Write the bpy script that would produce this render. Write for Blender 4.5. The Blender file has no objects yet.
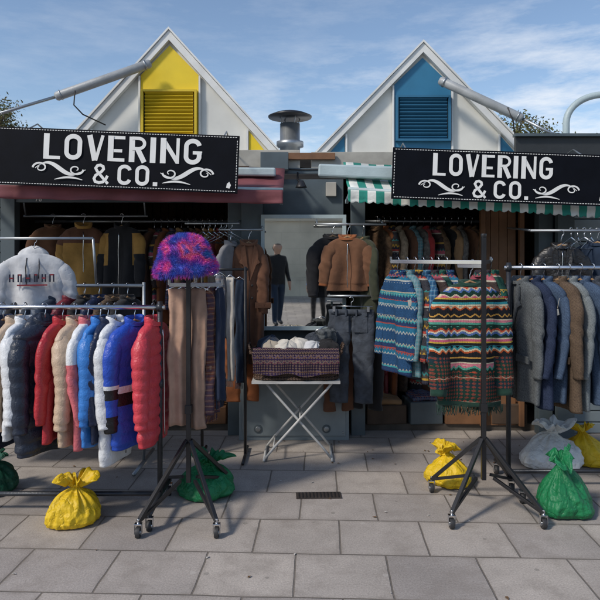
import bpy, math, random
from mathutils import Vector, Matrix, noise
R=random.Random(7)
C=bpy.context
scene=C.scene
# ---------------------------------------------------------------- materials
def newmat(name):
    m=bpy.data.materials.new(name); m.use_nodes=True
    nt=m.node_tree; b=nt.nodes['Principled BSDF']
    return m,nt,b
def N(nt,t,**k):
    n=nt.nodes.new(t)
    for a,v in k.items(): setattr(n,a,v)
    return n
def L(nt,a,b): nt.links.new(a,b)
def c4(c): return (c[0],c[1],c[2],1)
def mixn(nt,fac,a,b,mode='MIX'):
    n=N(nt,'ShaderNodeMix',data_type='RGBA',blend_type=mode)
    for i,x in ((0,fac),(6,a),(7,b)):
        if isinstance(x,(int,float)): n.inputs[i].default_value=x
        elif isinstance(x,tuple): n.inputs[i].default_value=c4(x)
        else: L(nt,x,n.inputs[i])
    return n.outputs[2]
def mth(nt,op,a,b=0.0,c=None):
    n=N(nt,'ShaderNodeMath',operation=op)
    for i,x in enumerate((a,b,c)):
        if x is None: continue
        if isinstance(x,(int,float)): n.inputs[i].default_value=x
        else: L(nt,x,n.inputs[i])
    return n.outputs[0]
def noi(nt,vec,scale,detail=4,rough=.55):
    n=N(nt,'ShaderNodeTexNoise'); n.inputs['Scale'].default_value=scale
    n.inputs['Detail'].default_value=detail; n.inputs['Roughness'].default_value=rough
    L(nt,vec,n.inputs['Vector']); return n.outputs[0]
def ramp(nt,fac,stops,interp='LINEAR'):
    r=N(nt,'ShaderNodeValToRGB'); r.color_ramp.interpolation=interp
    e=r.color_ramp.elements
    while len(e)<len(stops): e.new(.5)
    for i,(p,c) in enumerate(stops):
        e[i].position=p; e[i].color=c4(c) if isinstance(c,tuple) else (c,c,c,1)
    L(nt,fac,r.inputs[0]); return r.outputs[0]
def bump(nt,b,h,st,dist=.01):
    n=N(nt,'ShaderNodeBump'); n.inputs['Strength'].default_value=st; n.inputs['Distance'].default_value=dist
    L(nt,h,n.inputs['Height']); L(nt,n.outputs[0],b.inputs['Normal'])
def objco(nt): return N(nt,'ShaderNodeTexCoord').outputs['Object']
def M(name,col,rough=.7,var=.25,vs=9,bs=90,bst=.3,metal=0,col2=None,bd=.004,sheen=0,spec=None,crease=0):
    m,nt,b=newmat(name); co=objco(nt)
    d=col2 if col2 else tuple(x*(1-var*2) if var<.5 else 0 for x in col)
    f=noi(nt,co,vs,5); f=ramp(nt,f,[(.3,0.0),(.7,1.0)])
    L(nt,mixn(nt,f,d,col),b.inputs['Base Color'])
    b.inputs['Roughness'].default_value=rough; b.inputs['Metallic'].default_value=metal
    if sheen: b.inputs['Sheen Weight'].default_value=sheen
    if spec is not None: b.inputs['Specular IOR Level'].default_value=spec
    if bst:
        h=noi(nt,co,bs,4)
        if crease:
            q=noi(nt,co,crease,3,.5); q=mth(nt,'ABSOLUTE',mth(nt,'SUBTRACT',q,.5)); q=mth(nt,'POWER',q,.6)
            h=mth(nt,'ADD',mth(nt,'MULTIPLY',q,3.0),mth(nt,'MULTIPLY',h,.4))
        bump(nt,b,h,bst,bd)
    return m
def cloth(name,col,var=.13,**k): 
    k.setdefault('sheen',.15); return M(name,col,.85,var,14,260,.35,spec=.2,bd=.004,crease=9,**k)
def nylon(name,col): return M(name,col,.40,.08,6,90,.4,bd=.0045,spec=.42,crease=26)
def tweed(name,a,b_):
    m,nt,b=newmat(name); co=objco(nt)
    s=N(nt,'ShaderNodeSeparateXYZ'); L(nt,co,s.inputs[0])
    xy=mth(nt,'ADD',s.outputs[0],s.outputs[1])
    pp=mth(nt,'PINGPONG',mth(nt,'MULTIPLY',xy,60),1.0)
    hb=mth(nt,'FRACT',mth(nt,'ADD',mth(nt,'MULTIPLY',s.outputs[2],110),mth(nt,'MULTIPLY',pp,1.0)))
    hb=mth(nt,'GREATER_THAN',hb,.5)
    f=ramp(nt,noi(nt,co,120,4,.7),[(.38,0.0),(.62,1.0)])
    base=mixn(nt,mth(nt,'ADD',mth(nt,'MULTIPLY',f,.45),mth(nt,'MULTIPLY',hb,.4)),a,b_)
    big=ramp(nt,noi(nt,co,7,4),[(.3,.8),(.7,1.1)])
    base=mixn(nt,1.0,base,big,'MULTIPLY')
    L(nt,base,b.inputs['Base Color']); b.inputs['Roughness'].default_value=.92
    b.inputs['Specular IOR Level'].default_value=.12
    bump(nt,b,noi(nt,co,260,3),.3,.002); return m
def plaid(name,base,c1,c2,k=16,s2=.45):
    m,nt,b=newmat(name); co=objco(nt)
    s=N(nt,'ShaderNodeSeparateXYZ'); L(nt,co,s.inputs[0])
    w=mth(nt,'MULTIPLY',mth(nt,'SUBTRACT',noi(nt,co,5),.5),.02)
    xy=mth(nt,'ADD',mth(nt,'ADD',s.outputs[0],s.outputs[1]),w); z=mth(nt,'ADD',s.outputs[2],w)
    def st(v,k,w,o=0.): return mth(nt,'LESS_THAN',mth(nt,'FRACT',mth(nt,'ADD',mth(nt,'MULTIPLY',v,k),o)),w)
    col=mixn(nt,mth(nt,'MULTIPLY',st(xy,k,.45),.55),base,c1)
    col=mixn(nt,mth(nt,'MULTIPLY',st(z,k,.45),.55),col,c1)
    col=mixn(nt,mth(nt,'MULTIPLY',st(xy,k,.09,.3),s2),col,c2)
    col=mixn(nt,mth(nt,'MULTIPLY',st(z,k,.09,.3),s2),col,c2)
    col=mixn(nt,1.0,col,ramp(nt,noi(nt,co,90,3,.7),[(.3,.75),(.7,1.05)]),'MULTIPLY')
    L(nt,col,b.inputs['Base Color']); b.inputs['Roughness'].default_value=.9
    b.inputs['Specular IOR Level'].default_value=.15
    q=noi(nt,co,10,3,.5); q=mth(nt,'POWER',mth(nt,'ABSOLUTE',mth(nt,'SUBTRACT',q,.5)),.6)
    bump(nt,b,mth(nt,'ADD',mth(nt,'MULTIPLY',q,3.),mth(nt,'MULTIPLY',noi(nt,co,250,3),.4)),.35,.004); return m
def hstripe(name,stops,period=.2,zig=.012,zk=30,off=0.0,solid=None):
    m,nt,b=newmat(name); co=objco(nt)
    s=N(nt,'ShaderNodeSeparateXYZ'); L(nt,co,s.inputs[0])
    xy=mth(nt,'ADD',s.outputs[0],s.outputs[1])
    zz=mth(nt,'PINGPONG',mth(nt,'MULTIPLY',xy,zk),1.0)
    zz=mth(nt,'SNAP',zz,.25)
    amp=mth(nt,'GREATER_THAN',mth(nt,'FRACT',mth(nt,'MULTIPLY',s.outputs[2],2.2/period)),.45)
    v=mth(nt,'ADD',s.outputs[2],mth(nt,'MULTIPLY',mth(nt,'MULTIPLY',zz,zig),amp))
    v=mth(nt,'ADD',v,mth(nt,'MULTIPLY',mth(nt,'SUBTRACT',noi(nt,co,6),.5),.015))
    f=mth(nt,'FRACT',mth(nt,'ADD',mth(nt,'DIVIDE',v,period),off))
    col=ramp(nt,f,stops,'CONSTANT')
    if solid:
        dx=mth(nt,'PINGPONG',mth(nt,'MULTIPLY',xy,zk*1.3),.5); dz=mth(nt,'PINGPONG',mth(nt,'MULTIPLY',s.outputs[2],zk*1.3),.5)
        dm=mth(nt,'LESS_THAN',mth(nt,'ADD',mth(nt,'SNAP',dx,.12),mth(nt,'SNAP',dz,.12)),.26)
        col=mixn(nt,mth(nt,'MULTIPLY',dm,.75),col,solid)
    f2=ramp(nt,noi(nt,co,160,3,.7),[(.35,.6),(.65,1.0)])
    col=mixn(nt,1.0,col,f2,'MULTIPLY')
    L(nt,col,b.inputs['Base Color']); b.inputs['Roughness'].default_value=.95
    b.inputs['Specular IOR Level'].default_value=.12
    w=N(nt,'ShaderNodeTexWave'); w.inputs['Scale'].default_value=60; w.inputs['Distortion'].default_value=2; L(nt,co,w.inputs[0])
    bump(nt,b,w.outputs['Fac'],.6,.004); return m
def xstripe(name,a,bcol,width,var=.1):
    m,nt,b=newmat(name); co=objco(nt)
    s=N(nt,'ShaderNodeSeparateXYZ'); L(nt,co,s.inputs[0])
    f=mth(nt,'LESS_THAN',mth(nt,'FRACT',mth(nt,'DIVIDE',s.outputs[0],width)),.5)
    col=mixn(nt,f,a,bcol)
    d=ramp(nt,noi(nt,co,5,5,.65),[(.3,.7),(.65,1.0)])
    L(nt,mixn(nt,1.0,col,d,'MULTIPLY'),b.inputs['Base Color']); b.inputs['Roughness'].default_value=.8
    bump(nt,b,noi(nt,co,30,3),.3,.01); return m

# ---------------------------------------------------------------- mesh builder
class MB:
    def __init__(s): s.v=[];s.f=[];s.m=[];s.s=[]
    def add(s,vs,fs,mi=0,sm=False):
        o=len(s.v); s.v+= [tuple(v) for v in vs]
        for i,f in enumerate(fs):
            s.f.append([o+k for k in f]); s.m.append(mi[i] if isinstance(mi,list) else mi); s.s.append(sm)
    def box(s,c,d,mi=0,rot=None):
        vs=[]
        for x in(-.5,.5):
            for y in(-.5,.5):
                for z in(-.5,.5):
                    p=Vector((x*d[0],y*d[1],z*d[2]))
                    if rot: p=rot@p
                    vs.append(p+Vector(c))
        s.add(vs,[(0,1,3,2),(4,6,7,5),(0,4,5,1),(2,3,7,6),(0,2,6,4),(1,5,7,3)],mi)
    def beam(s,a,b,w,h,mi=0):
        a=Vector(a);b=Vector(b);d=b-a
        q=d.to_track_quat('X','Z').to_matrix()
        s.box((a+b)/2,(d.length,w,h),mi,q)
    def loft(s,secs,mi=0,cap0=True,cap1=True,sm=True,mf=None,capm=None):
        n=len(secs[0]);vs=[p for q in secs for p in q];fs=[];ms=[]
        for i in range(len(secs)-1):
            for j in range(n):
                k=(j+1)%n
                fs.append((i*n+j,i*n+k,(i+1)*n+k,(i+1)*n+j))
                ms.append(mf(i/(len(secs)-1),j/n) if mf else mi)
        cm=mi if capm is None else capm
        if cap0: fs.append(tuple(range(n-1,-1,-1))); ms.append(cm)
        if cap1: fs.append(tuple(range((len(secs)-1)*n,len(secs)*n))); ms.append(cm)
        s.add(vs,fs,ms,sm)
    def tube(s,path,r,mi=0,n=10,flat=1.0,caps=True,noisef=None,capm=None):
        P=[Vector(p) for p in path]; secs=[]; up=None
        for i,p in enumerate(P):
            t=(P[min(i+1,len(P)-1)]-P[max(i-1,0)]).normalized()
            if up is None:
                up=Vector((0,0,1)) if abs(t.z)<.9 else Vector((0,1,0))
            x=t.cross(up).normalized(); up=x.cross(t).normalized()
            rr=r[i] if isinstance(r,(list,tuple)) else r
            ring=[]
            for j in range(n):
                a=2*math.pi*j/n
                q=p+x*math.cos(a)*rr+up*math.sin(a)*rr*flat
                if noisef: q=noisef(q,i,j)
                ring.append(q)
            secs.append(ring)
        s.loft(secs,mi,caps,caps,capm=capm)
    def lathe(s,prof,c,mi=0,n=24):
        s.loft([[ (c[0]+r*math.cos(2*math.pi*j/n),c[1]+r*math.sin(2*math.pi*j/n),c[2]+z) for j in range(n)] for r,z in prof],mi)
    def prism(s,pts,y0,y1,mi=0):
        n=len(pts); vs=[(x,y0,z) for x,z in pts]+[(x,y1,z) for x,z in pts]
        fs=[tuple(range(n)),tuple(range(2*n-1,n-1,-1))]+[(i,i+n,(i+1)%n+n,(i+1)%n) for i in range(n)]
        s.add(vs,fs,mi)
    def build(s,name,mats,loc=(0,0,0),rot=(0,0,0),parent=None,bevel=0,scale=None):
        me=bpy.data.meshes.new(name); me.from_pydata(s.v,[],s.f); 
        for m in mats: me.materials.append(m)
        me.polygons.foreach_set('material_index',s.m); me.polygons.foreach_set('use_smooth',s.s)
        me.update()
        import bmesh
        bm=bmesh.new(); bm.from_mesh(me); bmesh.ops.recalc_face_normals(bm,faces=bm.faces); bm.to_mesh(me); bm.free()
        o=bpy.data.objects.new(name,me); C.collection.objects.link(o)
        o.location=loc; o.rotation_euler=rot
        if scale: o.scale=scale
        if parent: o.parent=parent
        if bevel:
            b=o.modifiers.new('Bevel','BEVEL'); b.width=bevel; b.segments=2; b.limit_method='ANGLE'; b.angle_limit=math.radians(50)
        return o
def empty(name,loc=(0,0,0)):
    e=bpy.data.objects.new(name,None); e.location=loc; C.collection.objects.link(e); e.empty_display_size=.2; return e
def nz(x,y,z): return noise.noise(Vector((x,y,z)))
def ss(a): a=max(0,min(1,a)); return a*a*(3-2*a)
def spow(v,p): return math.copysign(abs(v)**p,v)

# ---------------------------------------------------------------- common materials
m_wood=M('hanger_wood',(.42,.25,.12),.5,.2,12,60,.1)
m_chrome=M('chrome',(.62,.64,.67),.22,.08,6,40,.02,metal=1)
m_steel=M('galvanised_steel',(.42,.45,.47),.42,.15,9,30,.1,metal=.85)
m_blackmetal=M('black_metal',(.018,.018,.02),.38,.2,9,60,.1)
m_rubber=M('rubber',(.03,.03,.032),.6,.1)
m_inner=M('cloth_lining',(.03,.028,.028),.9,.1)
m_tag=M('paper_tag',(.7,.66,.55),.8,.05)

# ---------------------------------------------------------------- garments
def garment(name,mats,loc,rz,W=.44,LL=.66,T=.11,SL=.6,puff=0.,q=.075,seed=0,spread=.02,flare=1.0,collar=.035,
            hood=False,wr=1.,matf=None,zipm=None,tx=0,ty=0,sr=.062,cuff=None,res=1.0,hem=None,lapel=False,tag=False,fringe=None):
    mb=MB(); NC=int(56*res); rg=random.Random(seed); ph=rg.uniform(0,6.28); so=rg.uniform(0,50)
    ML=[mats[0],m_inner,m_wood,m_chrome]+list(mats[1:])
    NR=int((62 if puff else 44)*res)
    rows=[]
    for i in range(9):
        a=i/8; rows.append((.085*a**1.25,.062+(W/2-.062)*math.sin(a*math.pi/2)**.9,.030+(T/2-.030)*ss(a)))
    for i in range(1,NR+1):
        a=i/NR; rows.append((.085+(LL-.085)*a,W/2*(1+(flare-1)*a)*(1-.02*math.sin(a*3.1)),T/2*(1-.25*a if not puff else 1)))
    k1=rg.uniform(24,38)
    ex=.62 if not puff else .75
    def sect(dz,hw,ht):
        s=dz/LL; ring=[]
        pf=0
        if puff:
            u=(dz/q)%1.0; pf=puff*(math.sin(math.pi*u)**.45-.7)
            if dz<.03: pf*=dz/.03
            if dz>LL-.03: pf=-puff*.5
        if hem and dz>LL-.055: pf-=.006
        for j in range(NC):
            th=2*math.pi*j/NC; c,sn=math.cos(th),math.sin(th)
            x=hw*spow(c,.9); y=ht*spow(sn,ex)
            fold=wr*.016*ss((s-.02)*1.4)*math.sin(k1*x+ph+3*nz(x*3+so,s*1.2,so))*(.3+.7*abs(sn))
            rd=.5-abs(nz(x*8+so,y*5,dz*2.2+so))*2
            n1=wr*.006*nz(x*5+so,y*6,dz*2)+wr*.007*rd
            if puff: 
                r2=.5-abs(nz(x*26,dz*10+so,y*26))*2
                n1=.006*nz(x*9,dz*6+so,y*9)+.0028*r2; fold*=.3
            off=pf+n1
            y+=sn*off+fold; x+=c*off*(.6 if not puff else 1)
            x+=wr*.010*nz(dz*3+so,so,1)*s
            ring.append((x,y,-.1-dz+wr*.012*nz(x*6+so,3,s)*s))
        return ring
    mf=(lambda a,b:matf('body',a,b)) if matf else None
    mb.loft([sect(*r) for r in rows],0,True,True,True,mf,capm=1)
    if collar:
        cs=[]
        for i,(h,e) in enumerate([(-.05,.012),(.25,.008),(.7,.008),(1,.004),(1.0,-.004),(.55,-.010),(.1,-.016)]):
            ring=[]
            for j in range(28):
                t=2*math.pi*j/28; sn=math.sin(t); fr=max(0,-sn)**1.5
                ring.append(((.062+e)*math.cos(t)*(1+.12*h),(.038+e)*sn*(1+.1*h),-.108+collar*h*(1-.55*fr)-fr*.012+.003*nz(j*.7,so,h)))
            cs.append(ring)
        mb.loft(cs,4 if (hem and len(ML)>4) else 0,False,True,True,capm=1)
    if hood:
        hs=[]
        for i in range(13):
            a=i/12; r=math.sin(math.pi*(a*.92+.04))**.7
            hs.append([(.115*r*math.cos(t)*(1+.12*nz(t,a*3,so)),.03+.055*r*math.sin(t)+.016*nz(math.cos(t)*3,math.sin(t)*3+a*5,so),-.045-.17*a+.016*nz(math.cos(t)*2,math.sin(t)*2,4+a)) for t in [2*math.pi*j/26 for j in range(26)]])
        mb.loft(hs,0)
        for sg in(-1,1): mb.tube([(sg*.04,-T/2+.01,-.13),(sg*.045,-T/2-.016,-.2),(sg*.04,-T/2-.018,-.30+.02*sg)],.0035,1,6)
    if SL:
        for sg in(-1,1):
            pts=[];rad=[];n=int((46 if puff else 32)*res)
            bend=rg.uniform(-.02,.05); tw=rg.uniform(-.02,.03)
            for i in range(n+1):
                a=i/n
                x=sg*(W/2-.05+ (.038*ss(a*3.5)) +spread*a); y=-.012*ss(a*2)-bend*a*a+tw*math.sin(a*3)
                z=-.16-(SL-.07)*a
                pts.append((x,y,z)); r=sr*(1-.28*a)
                if a<.14: r*=.55+.45*ss(a/.14)
                if puff:
                    u=((a*(SL-.07))/q)%1.; r+=puff*.7*(math.sin(math.pi*u)**.45-.65)
                if a>.93: r*=.86
                rad.append(r)
            def nf(p,i,j,so=so,sg=sg):
                a=i/n
                rd=.5-abs(nz(p.x*12+so,p.y*12,p.z*5))*2
                w=wr*(.004*nz(p.x*7+so,p.y*7,p.z*4)+.006*rd+.0035*math.sin(p.z*75+j*.7)*math.exp(-((a-.5)/.14)**2))
                if puff: w=.003*rd
                return p+Vector((p.x-pts[i][0],p.y-pts[i][1],0)).normalized()*w
            m0=len(mb.m); nn=int(22*max(res,.7))
            mb.tube(pts,rad,0,nn,.62 if not puff else .9,True,nf,capm=1)
            if matf or cuff is not None:
                for idx in range(m0,len(mb.m)-2):
                    a=((idx-m0)//nn)/n
                    if matf: mb.m[idx]=matf('sleeve',min(a,1),0)
                    if cuff is not None and a>.93: mb.m[idx]=cuff
    fy=-T/2-.010
    if zipm is not None:
        mb.tube([(0.002*math.sin(i),fy-(puff*.3)+.004*(1-min(1,i/3)),-.145-(LL-.075)*i/14) for i in range(15)],.004,zipm,6)
    if fringe is not None:
        for i in range(int(W*flare/.007)):
            x=-W*flare/2+i*.007
            for y in(-T*.28,T*.28): mb.tube([(x,y,-.09-LL),(x+rg.gauss(0,.003),y+rg.gauss(0,.003),-.12-LL),(x+rg.gauss(0,.006),y+rg.gauss(0,.006),-.13-LL-rg.uniform(0,.03))],.0022,fringe,4)
    if lapel:
        for sg in(-1,1):
            P=[(.004,-.40),(.052,-.275),(.085,-.255),(.066,-.225),(.070,-.20),(.062,-.135),(.036,-.115)]
            vs=[]
            for d in(0,.009):
                for x,z in P:
                    yy=-(.030+(T/2-.030)*ss((-z-.1)/.085*.6+.1))-.012-d+ (.004*(x/.08))
                    vs.append((sg*x,yy,z))
            k=len(P)
            mb.add(vs,[tuple(range(k)),tuple(range(2*k-1,k-1,-1))]+[(i,(i+1)%k,(i+1)%k+k,i+k) for i in range(k)],0)
            mb.box((sg*.11,fy-.001,-.60 if LL>.65 else -.5),(.13,.010,.045),0)
        mb.tube([(0,fy-.001,-.40),(.003,fy-.001,-.10-LL+.01)],.0035,1,6)
        for z in(-.44,-.54): mb.tube([(.02,fy-.004,z),(.02,fy-.011,z)],.010,1,12)
    if tag:
        ML.append(m_tag); ti=len(ML)-1
        mb.tube([(W/2-.02,-.03,-.2),(W/2+.01,-.07,-.26)],.001,ti,4)
        mb.box((W/2+.012,-.075,-.285),(.003,.026,.04),ti,Matrix.Rotation(.2,3,'X'))
    mb.tube([(-W/2+.03,0,-.165),(-W/4,0,-.128),(0,0,-.09),(W/4,0,-.128),(W/2-.03,0,-.165)],.008,2,8)
    hk=[(0,0,-.1),(0,0,-.05),(.006,0,-.038)]+[(.02*math.cos(t),0,-.004+.02*math.sin(t)) for t in [-1.2+i*.42 for i in range(10)]]
    mb.tube(hk,.0028,3,6)
    return mb.build(name,ML,loc,(tx,ty,math.radians(rz)))
def trousers(name,mat,loc,rz,W=.36,LL=.95,T=.05,seed=0,wr=1):
    mb=MB(); so=seed*3.1
    for sg in(-1,1):
        secs=[]
        for i in range(50):
            a=i/49; cx=sg*(W/4+.012*ss(a*3))
            hw=W/4+.008-.02*ss((a-.2)*1.5)
            ring=[]
            for j in range(30):
                th=2*math.pi*j/30; c,sn=math.cos(th),math.sin(th)
                x=hw*spow(c,.85); y=(T/2)*(1+.5*ss(a*3))*spow(sn,.75)
                rd=.5-abs(nz((cx+x)*9+so,a*6,y*5))*2
                o=wr*(.004*nz(x*8+so,a*7,sg)+.008*rd)
                ring.append((cx+x+c*o,y+sn*o+wr*.010*a*math.sin(x*28+so),-.09-LL*a+.008*nz(x*9,so,sg)*a))
            secs.append(ring)
        mb.loft(secs,0)
    mb.loft([[((W/2+.006)*spow(math.cos(2*math.pi*j/24),.8),(T/2+.006)*spow(math.sin(2*math.pi*j/24),.8),-.085-.04*i/2) for j in range(24)] for i in range(3)],0)
    for sx in(-.22,.22):
        mb.box((W*sx,-T/2-.007,-.2),(.11,.008,.13),0)
    for sx in(-.35,-.12,.12,.35): mb.box((W*sx,-T/2-.012,-.107),(.012,.01,.055),0)
    mb.tube([(-W/2,0,-.06),(W/2,0,-.06)],.004,1,6)
    for sx in(-.8,.8): mb.box((W/2*sx,0,-.08),(.02,T+.035,.04),1)
    mb.tube([(0,0,-.06),(0,0,-.03)]+[(.018*math.cos(t),0,-.006+.02*math.sin(t)) for t in [-1.2+i*.42 for i in range(10)]],.003,1,6)
    return mb.build(name,[mat,m_chrome],loc,(0,0,math.radians(rz)))
def drape(name,mat,loc,rz,W=.16,LL=.8,T=.06,seed=0,k=40,fringe=False,amp=.012):
    mb=MB(); so=seed*2.3; secs=[]
    for i in range(40):
        a=i/39; ring=[]
        for j in range(44):
            th=2*math.pi*j/44; c,sn=math.cos(th),math.sin(th)
            ht=T/2*(.5+.5*ss(a*12))
            x=W/2*(.93+.07*math.sin(a*3))*spow(c,.7); y=ht*spow(sn,.7)
            y+=amp*math.sin(x*k*2+so+nz(a*2,so,0)*3)*(.5+a*.5)+.006*(.5-abs(nz(x*12+so,a*5,0))*2)
            x+=.01*nz(a*4,so,2)*2
            ring.append((x+c*.006*nz(x*20,a*12,so),y,-.02-LL*a+.012*nz(x*14,so,1)*a))
        secs.append(ring)
    mb.loft(secs,0)
    if fringe:
        for i in range(int(W/.008)):
            x=-W/2+i*.008; mb.tube([(x,0,-LL-.01),(x+.004,.004*math.sin(i),-LL-.04),(x,0,-LL-.07)],.0025,0,4)
    mb.tube([(-W/2-.01,0,-.03),(0,0,.0),(W/2+.01,0,-.03)],.005,1,6)
    return mb.build(name,[mat,m_chrome],loc,(0,0,math.radians(rz)))

# ---------------------------------------------------------------- ground
def make_ground():
    m,nt,b=newmat('paving_slabs'); co=objco(nt)
    mp=N(nt,'ShaderNodeMapping'); mp.inputs['Rotation'].default_value=(0,0,math.radians(2.2)); mp.inputs['Location'].default_value=(.13,.08,0); L(nt,co,mp.inputs[0])
    br=N(nt,'ShaderNodeTexBrick'); br.offset=.5; br.squash=1
    nn=N(nt,'ShaderNodeTexNoise'); nn.inputs['Scale'].default_value=3.; L(nt,mp.outputs[0],nn.inputs['Vector'])
    vm=N(nt,'ShaderNodeVectorMath',operation='MULTIPLY_ADD'); L(nt,nn.outputs['Color'],vm.inputs[0]); vm.inputs[1].default_value=(.016,.016,0); L(nt,mp.outputs[0],vm.inputs[2])
    L(nt,vm.outputs[0],br.inputs['Vector'])
    br.inputs['Scale'].default_value=1; br.inputs['Brick Width'].default_value=.46; br.inputs['Row Height'].default_value=.40
    br.inputs['Mortar Size'].default_value=.0055; br.inputs['Mortar Smooth'].default_value=.35; br.inputs['Bias'].default_value=0
    br.inputs['Color1'].default_value=(.48,.43,.38,1); br.inputs['Color2'].default_value=(.36,.325,.30,1); br.inputs['Mortar'].default_value=(.16,.14,.12,1)
    big=ramp(nt,noi(nt,co,1.3,6,.6),[(.3,.8),(.7,1.12)])
    col=mixn(nt,1.,br.outputs['Color'],big,'MULTIPLY')
    fine=ramp(nt,noi(nt,co,110,5,.8),[(.3,.62),(.7,1.2)])
    col=mixn(nt,1.,col,fine,'MULTIPLY')
    st=ramp(nt,noi(nt,co,4.5,7,.72),[(.48,0.),(.70,.55)])
    col=mixn(nt,st,col,(.22,.19,.165))
    br2=N(nt,'ShaderNodeTexBrick'); br2.offset=.5; L(nt,vm.outputs[0],br2.inputs['Vector'])
    for k,v in (('Scale',1),('Brick Width',.46),('Row Height',.40),('Mortar Size',.035),('Mortar Smooth',1.0)): br2.inputs[k].default_value=v
    dj=mth(nt,'MULTIPLY',br2.outputs['Fac'],ramp(nt,noi(nt,co,6,5,.7),[(.4,0.),(.7,.6)]))
    col=mixn(nt,dj,col,(.18,.155,.13))
    vo=N(nt,'ShaderNodeTexVoronoi'); vo.inputs['Scale'].default_value=4.3; L(nt,co,vo.inputs['Vector'])
    sp=mth(nt,'MULTIPLY',mth(nt,'LESS_THAN',vo.outputs['Distance'],.06),.5)
    col=mixn(nt,sp,col,(.16,.15,.13))
    v2=N(nt,'ShaderNodeTexVoronoi'); v2.inputs['Scale'].default_value=3.1; L(nt,mp.outputs[0],v2.inputs['Vector'])
    sp=mth(nt,'MULTIPLY',mth(nt,'LESS_THAN',v2.outputs['Distance'],.045),.4)
    col=mixn(nt,sp,col,(.5,.47,.43))
    L(nt,col,b.inputs['Base Color'])
    rr=ramp(nt,noi(nt,co,2.2,5),[(.3,.55),(.7,.85)]); L(nt,rr,b.inputs['Roughness'])
    h=mth(nt,'ADD',mth(nt,'MULTIPLY',br.outputs['Fac'],-1.0),mth(nt,'MULTIPLY',noi(nt,co,90,5,.7),.35))
    h=mth(nt,'ADD',h,mth(nt,'MULTIPLY',noi(nt,co,7,4,.6),.5))
    bump(nt,b,h,.7,.006)
    mb=MB(); S=300
    mb.add([(-S,-S,0),(S,-S,0),(S,S,0),(-S,S,0)],[(0,1,2,3)],0)
    mb.build('paved_ground',[m])
make_ground()
mb=MB(); mb.box((0,0,.004),(.29,.10,.004),0)
for i in range(12): mb.box((-.126+i*.023,0,.008),(.007,.08,.004),1)
mb.build('drain_cover',[M('cast_iron',(.05,.04,.035),.6,.2),M('iron_slot',(.012,.01,.01),.8,.1)],(.12,3.86,0),(0,0,math.radians(2)))
mb=MB(); rl=random.Random(12)
for i in range(110):
    x=rl.uniform(-2.6,2.6); y=rl.choice([rl.uniform(2.4,5.0),rl.uniform(4.4,5.0)]); s=rl.uniform(.005,.014); a=rl.uniform(0,6.28)
    p=[(x+s*k*math.cos(a+t),y+s*k*math.sin(a+t),.004+.006*abs(math.sin(t))*rl.random()) for t,k in((0,1.3),(1.1,.6),(2.2,.7),(3.14,1.1),(4.1,.6),(5.2,.6))]
    mb.add(p,[(0,1,2,3,4,5)],rl.choice([0,0,1]))
mb.build('leaf_litter',[M('dry_leaf',(.16,.09,.04),.8,.2),M('paper_scrap',(.45,.43,.4),.8,.1)])

# ---------------------------------------------------------------- stalls
m_white=M('painted_white_panel',(.74,.74,.69),.55,.1,2.2,30,.15)
m_verge=M('verge_white',(.76,.77,.75),.5,.1,5,30,.1)
m_yellow=M('yellow_paint',(.82,.60,.015),.5,.07,4,30,.1)
m_yellow2=M('yellow_slat',(.66,.47,.015),.5,.07,4,30,.1)
m_blue=M('blue_paint',(.03,.18,.32),.5,.08,4,30,.1)
m_blue2=M('blue_slat',(.03,.15,.27),.5,.08,4,30,.1)
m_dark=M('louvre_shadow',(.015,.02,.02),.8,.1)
m_frame=M('grey_blue_frame',(.10,.13,.145),.45,.18,4,40,.15)
m_panel=M('grey_blue_panel',(.26,.31,.33),.4,.16,3,40,.15)
m_fascia=M('roof_edge',(.50,.48,.42),.6,.2,4,30,.2)
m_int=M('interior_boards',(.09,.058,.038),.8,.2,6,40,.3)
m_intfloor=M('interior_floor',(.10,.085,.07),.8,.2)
m_slat=M('timber_slat',(.25,.12,.055),.6,.25,5,60,.3)

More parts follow.
